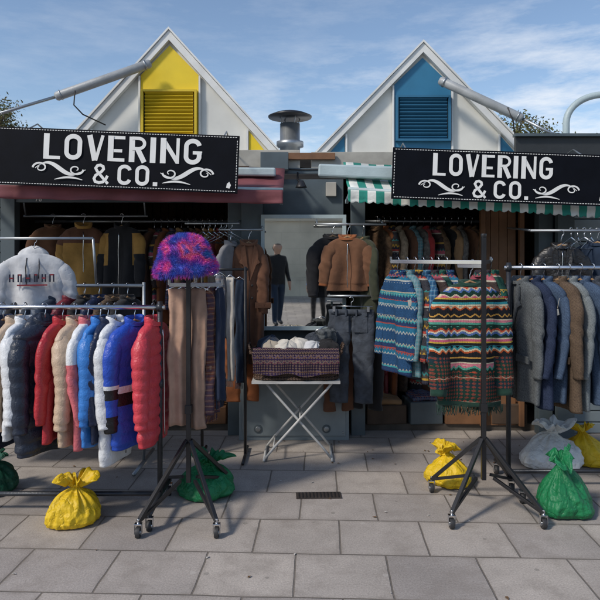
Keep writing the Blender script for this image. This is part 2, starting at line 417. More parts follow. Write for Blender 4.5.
def gable(par,ax,az,half,rise,y,mc,ms,depth=3.0):
    bz=az-rise
    mb=MB()
    mb.prism([(ax-half,bz),(ax+half,bz),(ax,az)],y,y+.06,0)
    mb.build('gable_wall',[m_white],parent=par)
    mb=MB()
    for sg in(-1,1):
        a=Vector((ax,y-.035,az+.02)); bq=Vector((ax+sg*(half+.05),y-.035,bz-.035))
        d=(bq-a).normalized(); nrm=Vector((-d.z*sg,0,d.x*sg)) 
        w=.058; t=-nrm*w if nrm.z>0 else nrm*w
        top0=a; top1=bq; bot1=bq+t; bot0=Vector((ax,a.y,a.z-w/abs(nrm.z)))
        vs=[]
        for yy in(y-.06,y-.003): vs+=[(p.x,yy,p.z) for p in(top0,top1,bot1,bot0)]
        mb.add(vs,[(0,1,2,3),(7,6,5,4),(0,4,5,1),(1,5,6,2),(2,6,7,3),(3,7,4,0)],0)
    mb.build('verge_boards',[m_verge],parent=par)
    mb=MB()
    for sg in(-1,1):
        vs=[(ax,y-.075,az+.025),(ax+sg*(half+.06),y-.075,bz-.04),(ax+sg*(half+.06),y+depth,bz-.04),(ax,y+depth,az+.025)]
        vs+=[(v[0],v[1],v[2]+.022) for v in vs]
        mb.add(vs,[(0,1,2,3),(4,7,6,5),(0,4,5,1),(1,5,6,2),(2,6,7,3),(3,7,4,0)],0)
    mb.prism([(ax-half,bz),(ax+half,bz),(ax,az)],y+depth-.06,y+depth,0)
    mb.build('roof_slopes',[m_verge],parent=par)
    k=rise/half; g=.085
    def top(x): return az-abs(x)*k-g
    hw=.262
    mb=MB()
    mb.prism([(ax-hw,bz),(ax+hw,bz),(ax+hw,top(hw)),(ax,top(0)-.02),(ax-hw,top(hw))],y-.02,y-.002,0)
    for sg in(-1,1):
        x0=.725
        mb.prism([(ax+sg*x0,bz),(ax+sg*(half-.10),bz),(ax+sg*x0,top(x0))],y-.018,y-.002,0)
    mb.build('coloured_panels',[mc],parent=par)
    mb=MB()
    for sg in(-1,1):
        for x in(hw+.012,.71):
            mb.box((ax+sg*x,y-.022,(bz+top(x))/2),(.016,.03,top(x)-bz),0)
    mb.build('battens',[m_verge],parent=par)
    mb=MB(); lz0=bz+.16; lz1=bz+.55; lw=.235
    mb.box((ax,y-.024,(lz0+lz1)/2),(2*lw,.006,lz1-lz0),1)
    n=12
    rot=Matrix.Rotation(math.radians(-38),3,'X')
    for i in range(n):
        mb.box((ax,y-.042,lz0+(i+.5)*(lz1-lz0)/n),(2*lw-.03,.034,.007),0,rot)
    for sg in(-1,1): mb.box((ax+sg*(lw+.008),y-.043,(lz0+lz1)/2),(.022,.05,lz1-lz0+.03),0)
    mb.box((ax,y-.043,lz1+.006),(2*lw-.007,.049,.02),0); mb.box((ax,y-.043,lz0-.006),(2*lw-.007,.049,.02),0)
    mb.build('louvre_vent',[ms,m_dark],parent=par)

st1=empty('market_stall'); st2=empty('market_stall')
gable(st1,-1.19,3.57,.98,1.085,5.5,m_yellow,m_yellow2)
gable(st2,1.14,3.49,1.0,1.03,5.6,m_blue,m_blue2)

def stall_body(par,x0,x1,y,zt,side):
    mb=MB()
    D=2.4
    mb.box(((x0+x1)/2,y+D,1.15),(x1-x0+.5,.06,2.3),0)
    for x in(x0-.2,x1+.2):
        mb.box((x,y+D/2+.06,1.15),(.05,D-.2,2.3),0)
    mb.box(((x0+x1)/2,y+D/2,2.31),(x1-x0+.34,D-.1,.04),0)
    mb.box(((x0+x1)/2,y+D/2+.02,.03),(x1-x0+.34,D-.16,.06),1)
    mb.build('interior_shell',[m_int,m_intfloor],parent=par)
    mb=MB()
    for x in(x0-.06,x1+.06): mb.box((x,y,1.07),(.12,.1,2.14),0)
    mb.box(((x0+x1)/2,y,2.22),(x1-x0+.3,.12,.14),0)
    mb.box(((x0+x1)/2,y-.01,2.07),(x1-x0,.05,.13),0)
    mb.build('front_frame',[m_frame],parent=par,bevel=.004)
    mb=MB()
    for i in range(int((x1-x0)/.1)):
        mb.box((x0+.05+i*.1,y+D-.05,1.15),(.088,.02,2.2),0)
    mb.build('back_boards',[m_slat],parent=par)
    mb=MB()
    for z in(.35,.75):
        mb.box(((x0+x1)/2,y+1.6,z),(x1-x0-.1,.4,.03),0)
    mb.tube([(x0,y+.35,1.86),(x1,y+.35,1.86)],.014,1,8)
    mb.tube([(x0,y+.9,1.8),(x1,y+.9,1.8)],.014,1,8)
    mb.build('shelves_and_rails',[m_slat,m_steel],parent=par)
stall_body(st1,-2.45,-.62,5.2,2.3,-1)
stall_body(st2,.56,2.05,5.2,2.3,1)
mb=MB()
mb.box((-.41,5.17,1.12),(.18,.12,2.24),1)
mb.box((.03,5.27,1.4),(.70,.06,1.62),1)
mb.box((-.05,5.12,.275),(.92,.2,.55),0)
mb.box((-.05,5.10,.558),(.95,.26,.018),0)
mb.box((-.05,5.012,.275),(.86,.014,.47),0)
for x in(-.35,.22):
    mb.tube([(x,4.997,.1),(x,5.01,.1)],.035,1,18); mb.tube([(x,4.992,.1),(x,5.0,.1)],.022,2,18)
for x in(-.46,.36):
    for z in (.07,.48): mb.tube([(x,4.998,z),(x,5.008,z)],.008,2,10)
mb.build('centre_pier',[m_panel,m_frame,m_steel],parent=st1,bevel=.003)
mb=MB()
mb.box((-1.45,5.36,2.395),(2.9,.1,.17),0); mb.box((1.7,5.37,2.385),(3.2,.1,.16),0)
mb.box((0,5.31,2.29),(.9,.05,.05),1); mb.box((.02,5.29,2.42),(.58,.03,.06),2)
mb.box((-.22,5.2,2.36),(.24,.1,.15),1)
for i,(a,b_) in enumerate([((-.6,5.29,2.33),(.6,5.29,2.31)),((-.3,5.29,2.3),(-.29,5.29,2.05))]): mb.tube([a,((a[0]+b_[0])/2,a[1]-.01,(a[2]+b_[2])/2-.02),b_],.007,3,6)
mb.box((.27,5.22,2.12),(.09,.05,.12),0)
mb.build('roof_edge_beam',[m_fascia,m_frame,m_slat,m_rubber],parent=st1,bevel=.004)
mb=MB(); mb.box((0,6.9,2.44),(9,3.0,.06),0); mb.build('flat_roof',[m_fascia],parent=st1)
for par,xc in((st1,-3.55),(st2,3.2)):
    mb=MB(); w=1.9
    for i in range(22): mb.box((xc,5.22,.05+i*.098),(w,.03,.09),0)
    mb.box((xc,5.28,1.15),(w+.1,.04,2.3),1)
    mb.build('shutter',[m_panel,m_frame],parent=par,bevel=.006)
mb=MB(); mb.box((2.35,5.02,2.43),(1.1,.05,.21),0); mb.box((2.35,4.99,2.545),(1.14,.07,.022),1); mb.box((2.35,4.99,2.315),(1.14,.07,.022),1)
mb.box((2.25,5.1,1.1),(.14,.06,2.2),1)
mb.build('dark_fascia_board',[M('dark_board',(.03,.033,.035),.5,.1),m_frame],parent=st2)
mb=MB()
for i in range(4): mb.box((1.64+i*.075,5.3,1.05),(.07,.03,2.0),0)
mb.box((1.6,5.26,1.05),(.04,.05,2.0),0); mb.box((1.94,5.26,1.05),(.04,.05,2.0),0)
mb.build('timber_door',[m_slat],parent=st2,bevel=.003)
def text(name,body,size,loc,mat,rot=(math.pi/2,0,0),ext=.001):
    cu=bpy.data.curves.new(name,'FONT'); cu.body=body; cu.size=size; cu.extrude=ext; cu.align_x='CENTER'; cu.align_y='CENTER'
    o=bpy.data.objects.new(name,cu); o.location=loc; o.rotation_euler=rot; cu.materials.append(mat); C.collection.objects.link(o); return o
m_lett=M('sign_lettering',(.80,.80,.77),.6,.05,5,30,.05)
t=text('stall_number','76',.06,(-2.25,5.162,2.03),m_lett,(math.radians(90),0,0),.001); t.parent=st1

# ---------------------------------------------------------------- awnings
def awning(name,x0,x1,zl,zr,y,mat,h,scal,boxmat):
    e=empty(name); n=160
    mb=MB()
    vs=[];nr=6
    for i in range(n+1):
        a=i/n;x=x0+(x1-x0)*a; z=zl+(zr-zl)*a
        for j in range(nr+1):
            b=j/nr; drop=h
            if scal: drop=h-(.018*(1-abs(math.sin(math.pi*(x-x0)/scal))))
            vs.append((x,y+.012*math.sin(x*17+b)*b+.022*nz(x*5,b*2,1)*b,z-drop*b+.008*nz(x*3,0,2)))
    fs=[(i*(nr+1)+j,(i+1)*(nr+1)+j,(i+1)*(nr+1)+j+1,i*(nr+1)+j+1) for i in range(n) for j in range(nr)]
    mb.add(vs,fs,0,True); o=mb.build('valance',[mat],parent=e)
    sd=o.modifiers.new('s','SOLIDIFY'); sd.thickness=.003
    mb=MB(); vs=[]
    for i in range(41):
        a=i/40
        for j in range(9):
            b=j/8
            vs.append((x0+(x1-x0)*a,y+.01+(5.12-y)*b,zl+(zr-zl)*a+.012+(2.33-zl)*b-.03*math.sin(math.pi*b)+.012*nz(a*14,b*3,0)))
    mb.add(vs,[(i*9+j,(i+1)*9+j,(i+1)*9+j+1,i*9+j+1) for i in range(40) for j in range(8)],0,True)
    o=mb.build('canvas',[mat],parent=e); sd=o.modifiers.new('s','SOLIDIFY'); sd.thickness=.003
    mb=MB(); mb.tube([(x0,y+.02,zl+.005),(x1,y+.02,zr+.005)],.018,0,10)
    mb.beam((x0+.03,y+.03,zl-.01),(x0+.03,5.15,zl-.05),.025,.03,0); mb.beam((x1-.03,y+.03,zr-.01),(x1-.03,5.15,zr-.05),.025,.03,0)
    mb.build('front_bar_and_arms',[boxmat],parent=e)
m_maroon=M('maroon_canvas',(.22,.065,.075),.8,.2,4,60,.3,crease=5)
m_barw=M('pale_metal',(.45,.55,.57),.45,.14,4)
awning('maroon_awning',-2.75,-.13,2.10,2.045,4.6,m_maroon,.105,0,m_barw)
awning('striped_awning',.37,2.75,2.055,1.905,4.62,xstripe('green_white_canvas',(.02,.26,.20),(.75,.77,.72),.13),.10,.065,m_barw)
mb=MB(); mb.beam((.15,4.85,2.23),(.78,4.8,2.20),.12,.10,0); mb.beam((.78,4.8,2.20),(2.7,4.8,2.16),.12,.10,0); mb.beam((-2.7,4.9,2.25),(-.2,4.95,2.23),.1,.07,0)
mb.build('awning_cassette',[m_barw],bevel=.015)

# ---------------------------------------------------------------- signs
def stroke(mb,pts,w,y0,mi,closed=False):
    P=[Vector((p[0],p[1])) for p in pts]; n=len(P); vs=[]
    for i in range(n):
        if closed: a=P[(i-1)%n];c=P[(i+1)%n]
        else: a=P[max(i-1,0)];c=P[min(i+1,n-1)]
        b=P[i]; d1=(b-a).normalized() if (b-a).length>1e-9 else (c-b).normalized(); d2=(c-b).normalized() if (c-b).length>1e-9 else d1
        t=(d1+d2); t=t.normalized() if t.length>1e-6 else d1
        nn=Vector((-t.y,t.x)); k=1/max(.55,abs(nn.dot(Vector((-d1.y,d1.x)))))
        ww=(w[i] if isinstance(w,list) else w)/2*k
        yy=y0-.00012*i
        vs+=[((b+nn*ww).x,yy,(b+nn*ww).y),((b-nn*ww).x,yy,(b-nn*ww).y)]
    m=n if closed else n-1
    mb.add(vs,[(2*i,2*i+1,(2*((i+1)%n))+1,2*((i+1)%n)) for i in range(m)],mi)
def arc(cx,cy,rx,ry,a0,a1,n=8): return [(cx+rx*math.cos(math.radians(a0+(a1-a0)*i/n)),cy+ry*math.sin(math.radians(a0+(a1-a0)*i/n))) for i in range(n+1)]
def glyph(ch):
    S=.21; s=.12; w=.56
    o=S/2
    if ch=='L': return [([(o,1),(o,0)],S,0),([(o,s/2),(w,s/2)],s,0)],w
    if ch=='I': return [([(o,1),(o,0)],S,0)],S
    if ch=='V': return [([(.09,1),(w/2+.0,.0)],S*.95,0),([(w-.04,1),(w/2+.03,.0)],s,0)],w
    if ch=='E': return [([(o,1),(o,0)],S,0),([(o,1-s/2),(w,1-s/2)],s,0),([(o,.42),(w*.85,.42)],s,0),([(o,s/2),(w,s/2)],s,0)],w
    if ch=='N': return [([(o,1),(o,0)],S,0),([(w+.02,1),(w+.02,0)],s,0),([(o-.02,.96),(w+.02,.05)],S*.75,0)],w+.08
    if ch=='R': return [([(o,1),(o,0)],S,0),([(o,1-s/2)]+arc(w-.25,.735,.2,.205,90,-90,12)+[(o,.53)],s,0),([(.3,.5),(w-.04,0)],S*.9,0)],w
    if ch in 'OCG':
        w2=.6; rx=w2/2-S/2*.85
        if ch=='O': 
            p=arc(w2/2,.70,rx,.22,0,180,14)+arc(w2/2,.30,rx,.22,180,360,14)
            return [(p,S*.8,1)],w2
        p=arc(w2/2,.70,rx,.22,10,180,13)+arc(w2/2,.30,rx,.22,180,350,13)
        g=[(p,S*.8,0)]
        if ch=='G': g+= [([(w2-S*.42,.24),(w2-S*.42,.50)],S*.8,0),([(w2*.5,.46),(w2,.46)],s,0)]
        return g,w2
    if ch=='&': 
        return [([(w+.08,.02),(.2,.62),(.13,.78),(.2,.91),(.32,.94),(.43,.87),(.45,.74),(.36,.6),(.14,.42),(.08,.26),(.13,.11),(.28,.06),(.44,.1),(.56,.26),(.62,.42)],.13,0)],w+.1
    if ch=='.': return [([(.02,.09),(.2,.09)],.18,0)],.2
    return [],.3
def word(mb,txt,cx,z0,h,total,y,mi):
    gs=[glyph(c) for c in txt]; gap=.12
    tw=sum(g[1] for g in gs)+gap*(len(gs)-1); kx=total/tw; x=cx-total/2; kk=0
    for g,w in gs:
        for p,wd,cl in g:
            stroke(mb,[(x+a*kx,z0+b*h) for a,b in p],wd*(kx+h)/2*.95,y-.0045*(kk%3)*.5,mi,bool(cl)); kk+=1
        x+=(w+gap)*kx
def flourish(mb,cx,cz,sc,flip,y,mi):
    p=[];w=[]
    for i in range(34):
        t=i/33
        x=-1+2*t; z=.32*math.sin(t*math.pi*2)*(1-.3*t)
        p.append((cx+flip*x*sc,cz+z*sc*.8)); w.append(sc*(.03+.14*math.sin(math.pi*t)**2))
    stroke(mb,p,w,y,mi)
    for s0,(ox,oz) in((1,(-.78,.02)),(-1,(.62,-.0))):
        p=[];w=[]
        for i in range(30):
            a=i/29*4.6*math.pi/2; r=.30*(1-i/36)
            p.append((cx+flip*(ox*1.0+s0*(-r)*math.cos(a))*sc,cz+(oz+s0*r*.75*math.sin(a))*sc)); w.append(sc*(.03+.05*(1-i/29)))
        stroke(mb,p,w,y-.005,mi)
    p=[(cx+flip*(-.2+1.1*i/12)*sc,cz+(-.42+.1*math.sin(i/12*3))*sc) for i in range(13)]
    stroke(mb,p,[sc*(.02+.06*math.sin(i/12*3.1)) for i in range(13)],y-.009,mi)
m_board=M('sign_black',(.004,.005,.009),.6,.2,8,20,.08,spec=.12)
def sign(name,cx,y,cz,w,h,tilt,f):
    e=empty(name,(cx,y,cz)); e.rotation_euler=(0,math.radians(tilt),0)
    mb=MB(); mb.box((0,0,0),(w,.02,h),0); mb.build('board',[m_board],parent=e,bevel=.002)
    mb=MB(); yy=-.0125; d=.02; iw=w/2-.014; ih=h/2-.014
    n=int(2*iw/d)
    for i in range(n):
        x=-iw+(i+.5)*2*iw/n
        for z in(-ih,ih): mb.box((x,yy,z),(d*.62,.002,.0045),0)
    n=int(2*ih/d)
    for i in range(1,n-1):
        z=-ih+(i+.5)*2*ih/n
        for x in(-iw,iw): mb.box((x,yy,z),(.0045,.002,d*.62),0)
    mb.build('stitched_border',[m_lett],parent=e)
    mb=MB(); word(mb,'LOVERING',f[0],f[1],f[2],f[3],-.0115,0); word(mb,'&',f[4]-f[5]*.375,f[6],f[7],f[5]*.25,-.0115,0)
    word(mb,'CO.',f[4]+f[5]*.19,f[6],f[7],f[5]*.62,-.0115,0)
    mb.build('lettering',[m_lett],parent=e)
    mb=MB(); flourish(mb,f[8],f[9],f[10],1,-.0115,0); flourish(mb,f[11],f[9],f[10],-1,-.0115,0)
    mb.prism([(w/2-.085,-h/2+.04),(w/2-.06,-h/2+.035),(w/2-.05,-h/2+.06),(w/2-.063,-h/2+.085),(w/2-.08,-h/2+.07)],-.0125,-.0105,0)
    mb.build('ornament',[m_lett],parent=e)
    mb=MB()
    for sx in(-.42,.42):
        mb.tube([(sx*w,.02,h/2-.05),(sx*w,.35,h/2+.1),(sx*w,.85,h/2+.02)],.006,0,6)
    mb.build('hanging_brackets',[m_steel],parent=e)
sign('shop_sign',-1.37,4.5,2.262,1.82,.432,2.3,(.04,-.012,.19,1.19,.065,.49,-.185,.15,-.42,-.085,.19,.52))
sign('shop_sign',1.51,4.5,2.135,1.64,.385,2.1,(-.07,-.008,.168,.90,-.01,.42,-.165,.135,-.44,-.085,.165,.40))

# ---------------------------------------------------------------- rooftop items
mb=MB()
mb.lathe([(.10,0),(.10,.16),(.135,.17),(.135,.22),(.10,.23),(.10,.40)],(-.1,6.0,2.46),0)
for a in range(4): mb.tube([(-.1+.09*math.cos(a*1.57+.5),6+.09*math.sin(a*1.57+.5),2.84),(-.1+.12*math.cos(a*1.57+.5),6+.12*math.sin(a*1.57+.5),2.95)],.006,0,6)
mb.lathe([(.215,.46),(.22,.475),(.15,.505),(.03,.535)],(-.1,6.0,2.46),1)
mb.lathe([(.17,-.05),(.17,0.02),(.11,.05)],(-.1,6.0,2.46),0)
mb.build('flue_cowl',[m_steel,m_blackmetal])
m_lampgrey=M('lamp_housing_grey',(.36,.38,.39),.45,.15)
def lamp(name,a,b,c,extra):
    mb=MB(); a=Vector(a);b=Vector(b);c=Vector(c)
    mb.tube([a,a+(b-a)*.02,b-(b-a)*.02,b],[.03,.04,.04,.03],0,14)
    mb.tube([a,c],.014,1,8)
    d=(b-a)
    mb.tube([a+d*.05,a+d*.06],.047,1,14); mb.tube([a+d*.93,a+d*.95],.047,1,14)
    for p in extra: mb.tube(p,.006,2,6)
    mb.build(name,[m_lampgrey,m_steel,m_rubber])
lamp('tube_lamp',(-2.12,5.2,2.92),(-1.33,5.35,3.26),(-3.0,5.1,2.62),[[(-1.95,5.2,2.98),(-1.96,5.2,2.85),(-1.9,5.25,2.78),(-1.75,5.4,2.72)]])
lamp('tube_lamp',(1.93,5.2,2.73),(1.26,5.42,3.13),(2.30,5.1,2.50),[[(1.8,5.2,2.83),(1.85,5.2,2.7),(1.9,5.3,2.6)]])
mb=MB(); mb.tube([(2.24,5.05,2.2),(2.24,5.05,2.66)]+[(2.24+.32*(1-math.cos(t)),5.05,2.66+.24*math.sin(t)) for t in [i*.16 for i in range(1,10)]]+[(3.4,5.05,2.98)],.028,0,14)
mb.tube([(2.24,5.05,2.5),(2.24,5.05,2.54)],.04,0,14)
mb.build('curved_white_pole',[m_barw])
mb=MB(); mb.tube([(-.02,5.25,2.27),(-.02,5.2,2.2),(.01,5.1,2.16)],.008,0,6); mb.lathe([(.02,0),(.045,-.05),(.05,-.06)],(.01,5.08,2.18),0,14)
mb.build('wall_lamp',[m_blackmetal])

# ---------------------------------------------------------------- mirror
m_mirror,nt,b=newmat('mirror_glass'); b.inputs['Metallic'].default_value=1; b.inputs['Base Color'].default_value=(.78,.78,.74,1)
L(nt,ramp(nt,noi(nt,objco(nt),5,6,.7),[(.4,.01),(.8,.05)]),b.inputs['Roughness'])
mb=MB(); mb.box((.03,5.09,1.40),(.66,.02,.92),0)
for x in(-.315,.375): mb.box((x,5.085,1.4),(.03,.045,.98),1)
for z in(.93,1.875): mb.box((.03,5.085,z),(.66,.044,.03),1)
mb.build('mirror',[m_mirror,m_barw])

# ---------------------------------------------------------------- racks
def caster(mb,x,y,wheel,metal,r=.03):
    mb.tube([(x-.012,y,r),(x+.012,y,r)],r,wheel,16)
    mb.tube([(x-.0145,y,r),(x+.0145,y,r)],r*.45,metal,10)
    for sx in(-.019,.019): mb.box((x+sx,y,r+.018),(.003,.022,.055),metal)
    mb.box((x,y,r+.047),(.041,.03,.004),metal); mb.tube([(x,y,r+.047),(x,y,r+.075)],.008,metal,8)
def straight_rack(name,x0,x1,y,zr,m1,zb=.11):
    mb=MB()
    mb.tube([(x0-.03,y,zr),(x1+.03,y,zr)],.0145,1,12)
    mb.tube([(x0,y,zb),(x1,y,zb)],.0145,0,12)
    for x in(x0,x1):
        mb.tube([(x,y,zb-.01),(x,y,zr+.035)],.016,0,12)
        mb.tube([(x,y,.75),(x,y,.80)],.021,0,12); mb.tube([(x,y,zr-.02),(x,y,zr+.02)],.022,0,12)
        mb.tube([(x,y-.26,zb-.015),(x,y,zb),(x,y+.26,zb-.015)],.016,0,12)
        for s in(-.25,.25): caster(mb,x,y+s,2,1)
    mb.build(name,[m1,m_chrome,m_rubber])
m_darksteel=M('dark_steel',(.05,.055,.065),.35,.15,metal=.5)
straight_rack('clothes_rack',-2.25,-.845,3.62,1.235,m_darksteel)
straight_rack('clothes_rack',1.39,2.75,4.0,1.465,m_darksteel)
def stand(name,x,y,zt,hx,hy,arms):
    mb=MB()
    mb.box((x,y,(zt+.18)/2),(.027,.027,zt-.18),0)
    mb.box((x,y,.62),(.04,.04,.05),0); mb.tube([(x,y,zt),(x,y,zt+.02)],.018,0,10)
    for sx in(-1,1):
        for sy in(-1,1):
            p=Vector((x+sx*hx,y+sy*hy,.085))
            mb.beam(p,(x+sx*.012,y+sy*.012,.43),.022,.022,0)
            caster(mb,p.x,p.y,2,1)
        mb.beam((x+sx*hx,y-hy,.086),(x+sx*hx*.2,y-hy*.1,.20),.018,.018,0)
        mb.beam((x+sx*hx,y+hy,.086),(x+sx*hx*.2,y+hy*.1,.20),.018,.018,0)
    for ax,ay,z,dz in arms:
        mb.beam((x,y,z),(x+ax,y+ay,z+dz),.012,.024,1)
        mb.box((x+ax,y+ay,z+dz+.015),(.014,.014,.035),1)
    mb.build(name,[m_blackmetal,m_chrome,m_rubber],bevel=.0015)
stand('garment_stand',-.672,3.62,1.42,.215,.33,[(-.12,.02,1.37,0),(.2,.03,1.37,0),(0,.25,1.37,0)])
stand('garment_stand',1.12,3.66,1.66,.26,.26,[(-.50,.44,1.505,0),(-.12,.14,1.482,0),(.20,.50,1.505,0),(0,.24,1.49,0)])

# ---------------------------------------------------------------- rack A puffers
n_navy=nylon('nylon_navy',(.012,.02,.055)); n_char=nylon('nylon_charcoal',(.02,.028,.048)); n_red=nylon('nylon_red',(.44,.03,.04))
n_coral=nylon('nylon_coral',(.60,.055,.075)); n_white=nylon('nylon_white',(.72,.74,.76)); n_cream=nylon('nylon_cream',(.56,.42,.30))
n_blue=nylon('nylon_blue',(.02,.075,.46)); n_sky=nylon('nylon_sky',(.04,.20,.58)); n_pink=nylon('nylon_pink',(.58,.14,.16)); n_black=nylon('nylon_black',(.012,.012,.014))
n_mar=nylon('nylon_maroon',(.16,.02,.03))
yR=3.62; zR=1.235
A=[(-.885,'puffer_jacket',[n_coral],80,.44,.71,.10,.60,.014,.062,{}),
   (-1.00,'puffer_jacket',[n_blue,n_black,n_white],66,.48,.72,.12,.62,.011,.08,dict(matf=lambda p,a,b:(5 if (a>.48 and a<.53) else (4 if .53<=a<.64 else (4 if (p=='sleeve' and a>.82) else 0))))),
   (-1.115,'long_puffer_jacket',[n_white],80,.42,.82,.10,.60,.009,.08,{}),
   (-1.20,'puffer_jacket',[n_sky],78,.42,.70,.07,.58,.007,.06,{}),
   (-1.275,'ski_jacket',[n_pink,n_white],84,.42,.72,.08,.58,0,.07,dict(matf=lambda p,a,b:4 if a<.3 else 0)),
   (-1.35,'puffer_jacket',[n_cream],80,.44,.70,.09,.60,.009,.055,{}),
   (-1.43,'ski_jacket',[n_red],78,.42,.68,.07,.58,0,.07,{}),
   (-1.535,'puffer_jacket',[n_char],64,.48,.76,.14,.62,.016,.085,dict(hood=True)),
   (-1.66,'puffer_jacket',[n_white],82,.42,.66,.07,.58,.008,.06,{}),
   (-1.72,'ski_jacket',[n_cream],84,.42,.62,.06,.55,0,.07,{}),
   (-1.80,'puffer_jacket',[n_navy],74,.46,.74,.11,.6,.013,.07,{}),
   (-1.90,'ski_jacket',[n_blue],80,.42,.7,.08,.58,0,.07,{}),
   (-1.98,'puffer_jacket',[n_char],80,.44,.72,.10,.6,.012,.07,{}),
   (-2.08,'puffer_jacket',[n_mar],80,.44,.72,.10,.6,.012,.07,{}),
   (-1.155,'ski_jacket',[n_navy],84,.40,.68,.06,.58,0,.07,{})]
for i,(x,nm,ms,rz,W,LL,T,SL,pf,q,kw) in enumerate(A):
    garment(nm,ms,(x,yR+R.uniform(-.015,.015),zR+.012),rz,W-.05,LL,T,SL,pf,q,seed=i+1,collar=.045,ty=R.uniform(-.04,.04),zipm=3,wr=1.5,tag=(i%4==0),**kw)

drape('beige_trousers',cloth('beige_wool',(.50,.32,.23)),(-.745,3.66,1.365),8,.12,.83,.06,1,45)
drape('taupe_trousers',cloth('taupe_wool',(.34,.22,.16)),(-.625,3.67,1.365),-5,.11,.85,.06,2,45)
drape('brown_trousers',cloth('dark_brown_wool',(.16,.085,.055)),(-.69,3.74,1.365),10,.14,.80,.05,6,45)
drape('striped_scarf',plaid('scarf_plaid',(.16,.06,.04),(.04,.04,.07),(.4,.3,.2),30),(-.545,3.72,1.365),60,.12,.78,.045,3,50,True)
drape('navy_scarf',cloth('navy_wool2',(.02,.03,.06)),(-.50,3.75,1.365),70,.10,.70,.04,4,50,True)
def fur_hat():
    m,nt,b=newmat('multicolour_fur'); co=objco(nt)
    f=noi(nt,co,9,2,.5)
    col=ramp(nt,f,[(.30,(.02,.10,.55)),(.41,(.05,.03,.40)),(.47,(.30,.04,.45)),(.53,(.75,.04,.42)),(.58,(.85,.12,.25)),(.64,(.12,.05,.5)),(.72,(.02,.25,.6))])
    L(nt,col,b.inputs['Base Color']); b.inputs['Roughness'].default_value=.7; b.inputs['Sheen Weight'].default_value=.4
    mb=MB(); prof=[(.165,-.085),(.18,-.07),(.172,-.035),(.15,.0),(.135,.04),(.125,.08),(.09,.115),(.04,.13),(.005,.132)]
    mb.lathe(prof,(0,0,0),0,32)
    rg=random.Random(3)
    for i in range(20000):
        t=rg.random()**.8*(len(prof)-1.001); k=int(t); fr=t-k
        r=prof[k][0]*(1-fr)+prof[k+1][0]*fr; z=prof[k][1]*(1-fr)+prof[k+1][1]*fr
        if rg.random()>r/.2+.1: continue
        a=rg.uniform(0,6.283); p=Vector((r*math.cos(a),r*math.sin(a),z))
        dr=prof[k+1][0]-prof[k][0]; dz=prof[k+1][1]-prof[k][1]; nl=Vector((dz,0,-dr)).normalized()
        nrm=Vector((nl.x*math.cos(a),nl.x*math.sin(a),nl.z)); 
        cl=Vector((nz(p.x*25,p.y*25,p.z*25),nz(p.x*25+9,p.y*25,p.z*25),nz(p.x*25,p.y*25+9,p.z*25)-.25))*.9
        d=(nrm+cl+Vector((rg.gauss(0,.25),rg.gauss(0,.25),rg.gauss(0,.25)))).normalized()
        ln=rg.uniform(.016,.036); sd=d.cross(Vector((rg.gauss(0,1),rg.gauss(0,1),rg.gauss(0,1)))).normalized()*.0011
        mb.add([p-sd,p+sd,p+d*ln*.6+sd*.7,p+d*ln+Vector((0,0,-.004)),p+d*ln*.6-sd*.7],[(0,1,2,3,4)],0)
    mb.build('fluffy_hat',[m],(-.69,3.60,1.53),(math.radians(6),math.radians(-4),0))
fur_hat()

# ---------------------------------------------------------------- right stand garments
G=(.018,.055,.042);Kk=(.02,.022,.026)
sw=hstripe('fair_isle_knit',[(0,Kk),(.06,(.55,.12,.04)),(.10,(.72,.62,.42)),(.135,(.05,.32,.36)),(.19,Kk),(.25,(.65,.42,.07)),(.285,(.62,.13,.22)),(.335,(.70,.60,.42)),(.365,G),(.46,(.10,.18,.42)),(.51,(.72,.62,.46)),(.545,(.60,.10,.05)),(.59,G),(.67,(.10,.38,.28)),(.72,(.68,.22,.28)),(.77,(.72,.62,.45)),(.80,Kk),(.89,(.62,.34,.08)),(.925,Kk)],.27,.020,40)
sw2=hstripe('dark_motif_knit',[(0,G),(.3,(.02,.045,.055)),(.55,G),(.66,(.45,.10,.06)),(.71,(.5,.42,.3)),(.74,G)],.16,.012,34,solid=(.30,.07,.05))
rib=cloth('green_rib',(.015,.05,.035))
def swm(p,a,b):
    if p=='body': return 4 if a<.05 or a>.95 else (0 if a<.72 else 5)
    return 4 if a>.95 else (0 if a<.62 else 5)
garment('fair_isle_sweater',[sw,rib,sw2],(1.07,3.78,1.475),3,.37,.77,.11,.71,0,seed=41,spread=.04,flare=1.12,collar=.028,hem=True,wr=1.5,matf=swm,sr=.086,cuff=4,fringe=4)
pl1=plaid('plaid_blue',(.04,.15,.26),(.02,.05,.12),(.32,.38,.42),30,.5); pl2=plaid('plaid_teal',(.05,.24,.28),(.22,.28,.30),(.30,.06,.05),34)
pl3=plaid('plaid_navy',(.02,.03,.08),(.12,.14,.2),(.5,.2,.1),24)
pl4=hstripe('striped_knit',[(0,(.05,.05,.06)),(.25,(.50,.46,.38)),(.31,(.50,.08,.06)),(.40,(.05,.05,.07)),(.56,(.60,.36,.06)),(.64,(.10,.08,.06)),(.8,(.05,.26,.26)),(.88,(.05,.05,.06))],.18,.02,50)
pl5=hstripe('nordic_knit',[(0,(.07,.05,.045)),(.2,(.60,.55,.44)),(.26,(.52,.12,.16)),(.45,(.04,.14,.12)),(.52,(.05,.04,.05)),(.72,(.58,.34,.08)),(.80,(.07,.05,.045))],.19,.02,56)
pl6=hstripe('blue_nordic_knit',[(0,(.03,.09,.20)),(.14,(.45,.48,.46)),(.2,(.03,.18,.30)),(.36,(.45,.09,.07)),(.41,(.03,.06,.15)),(.6,(.06,.34,.38)),(.68,(.48,.44,.34)),(.73,(.03,.09,.2))],.17,.018,60)
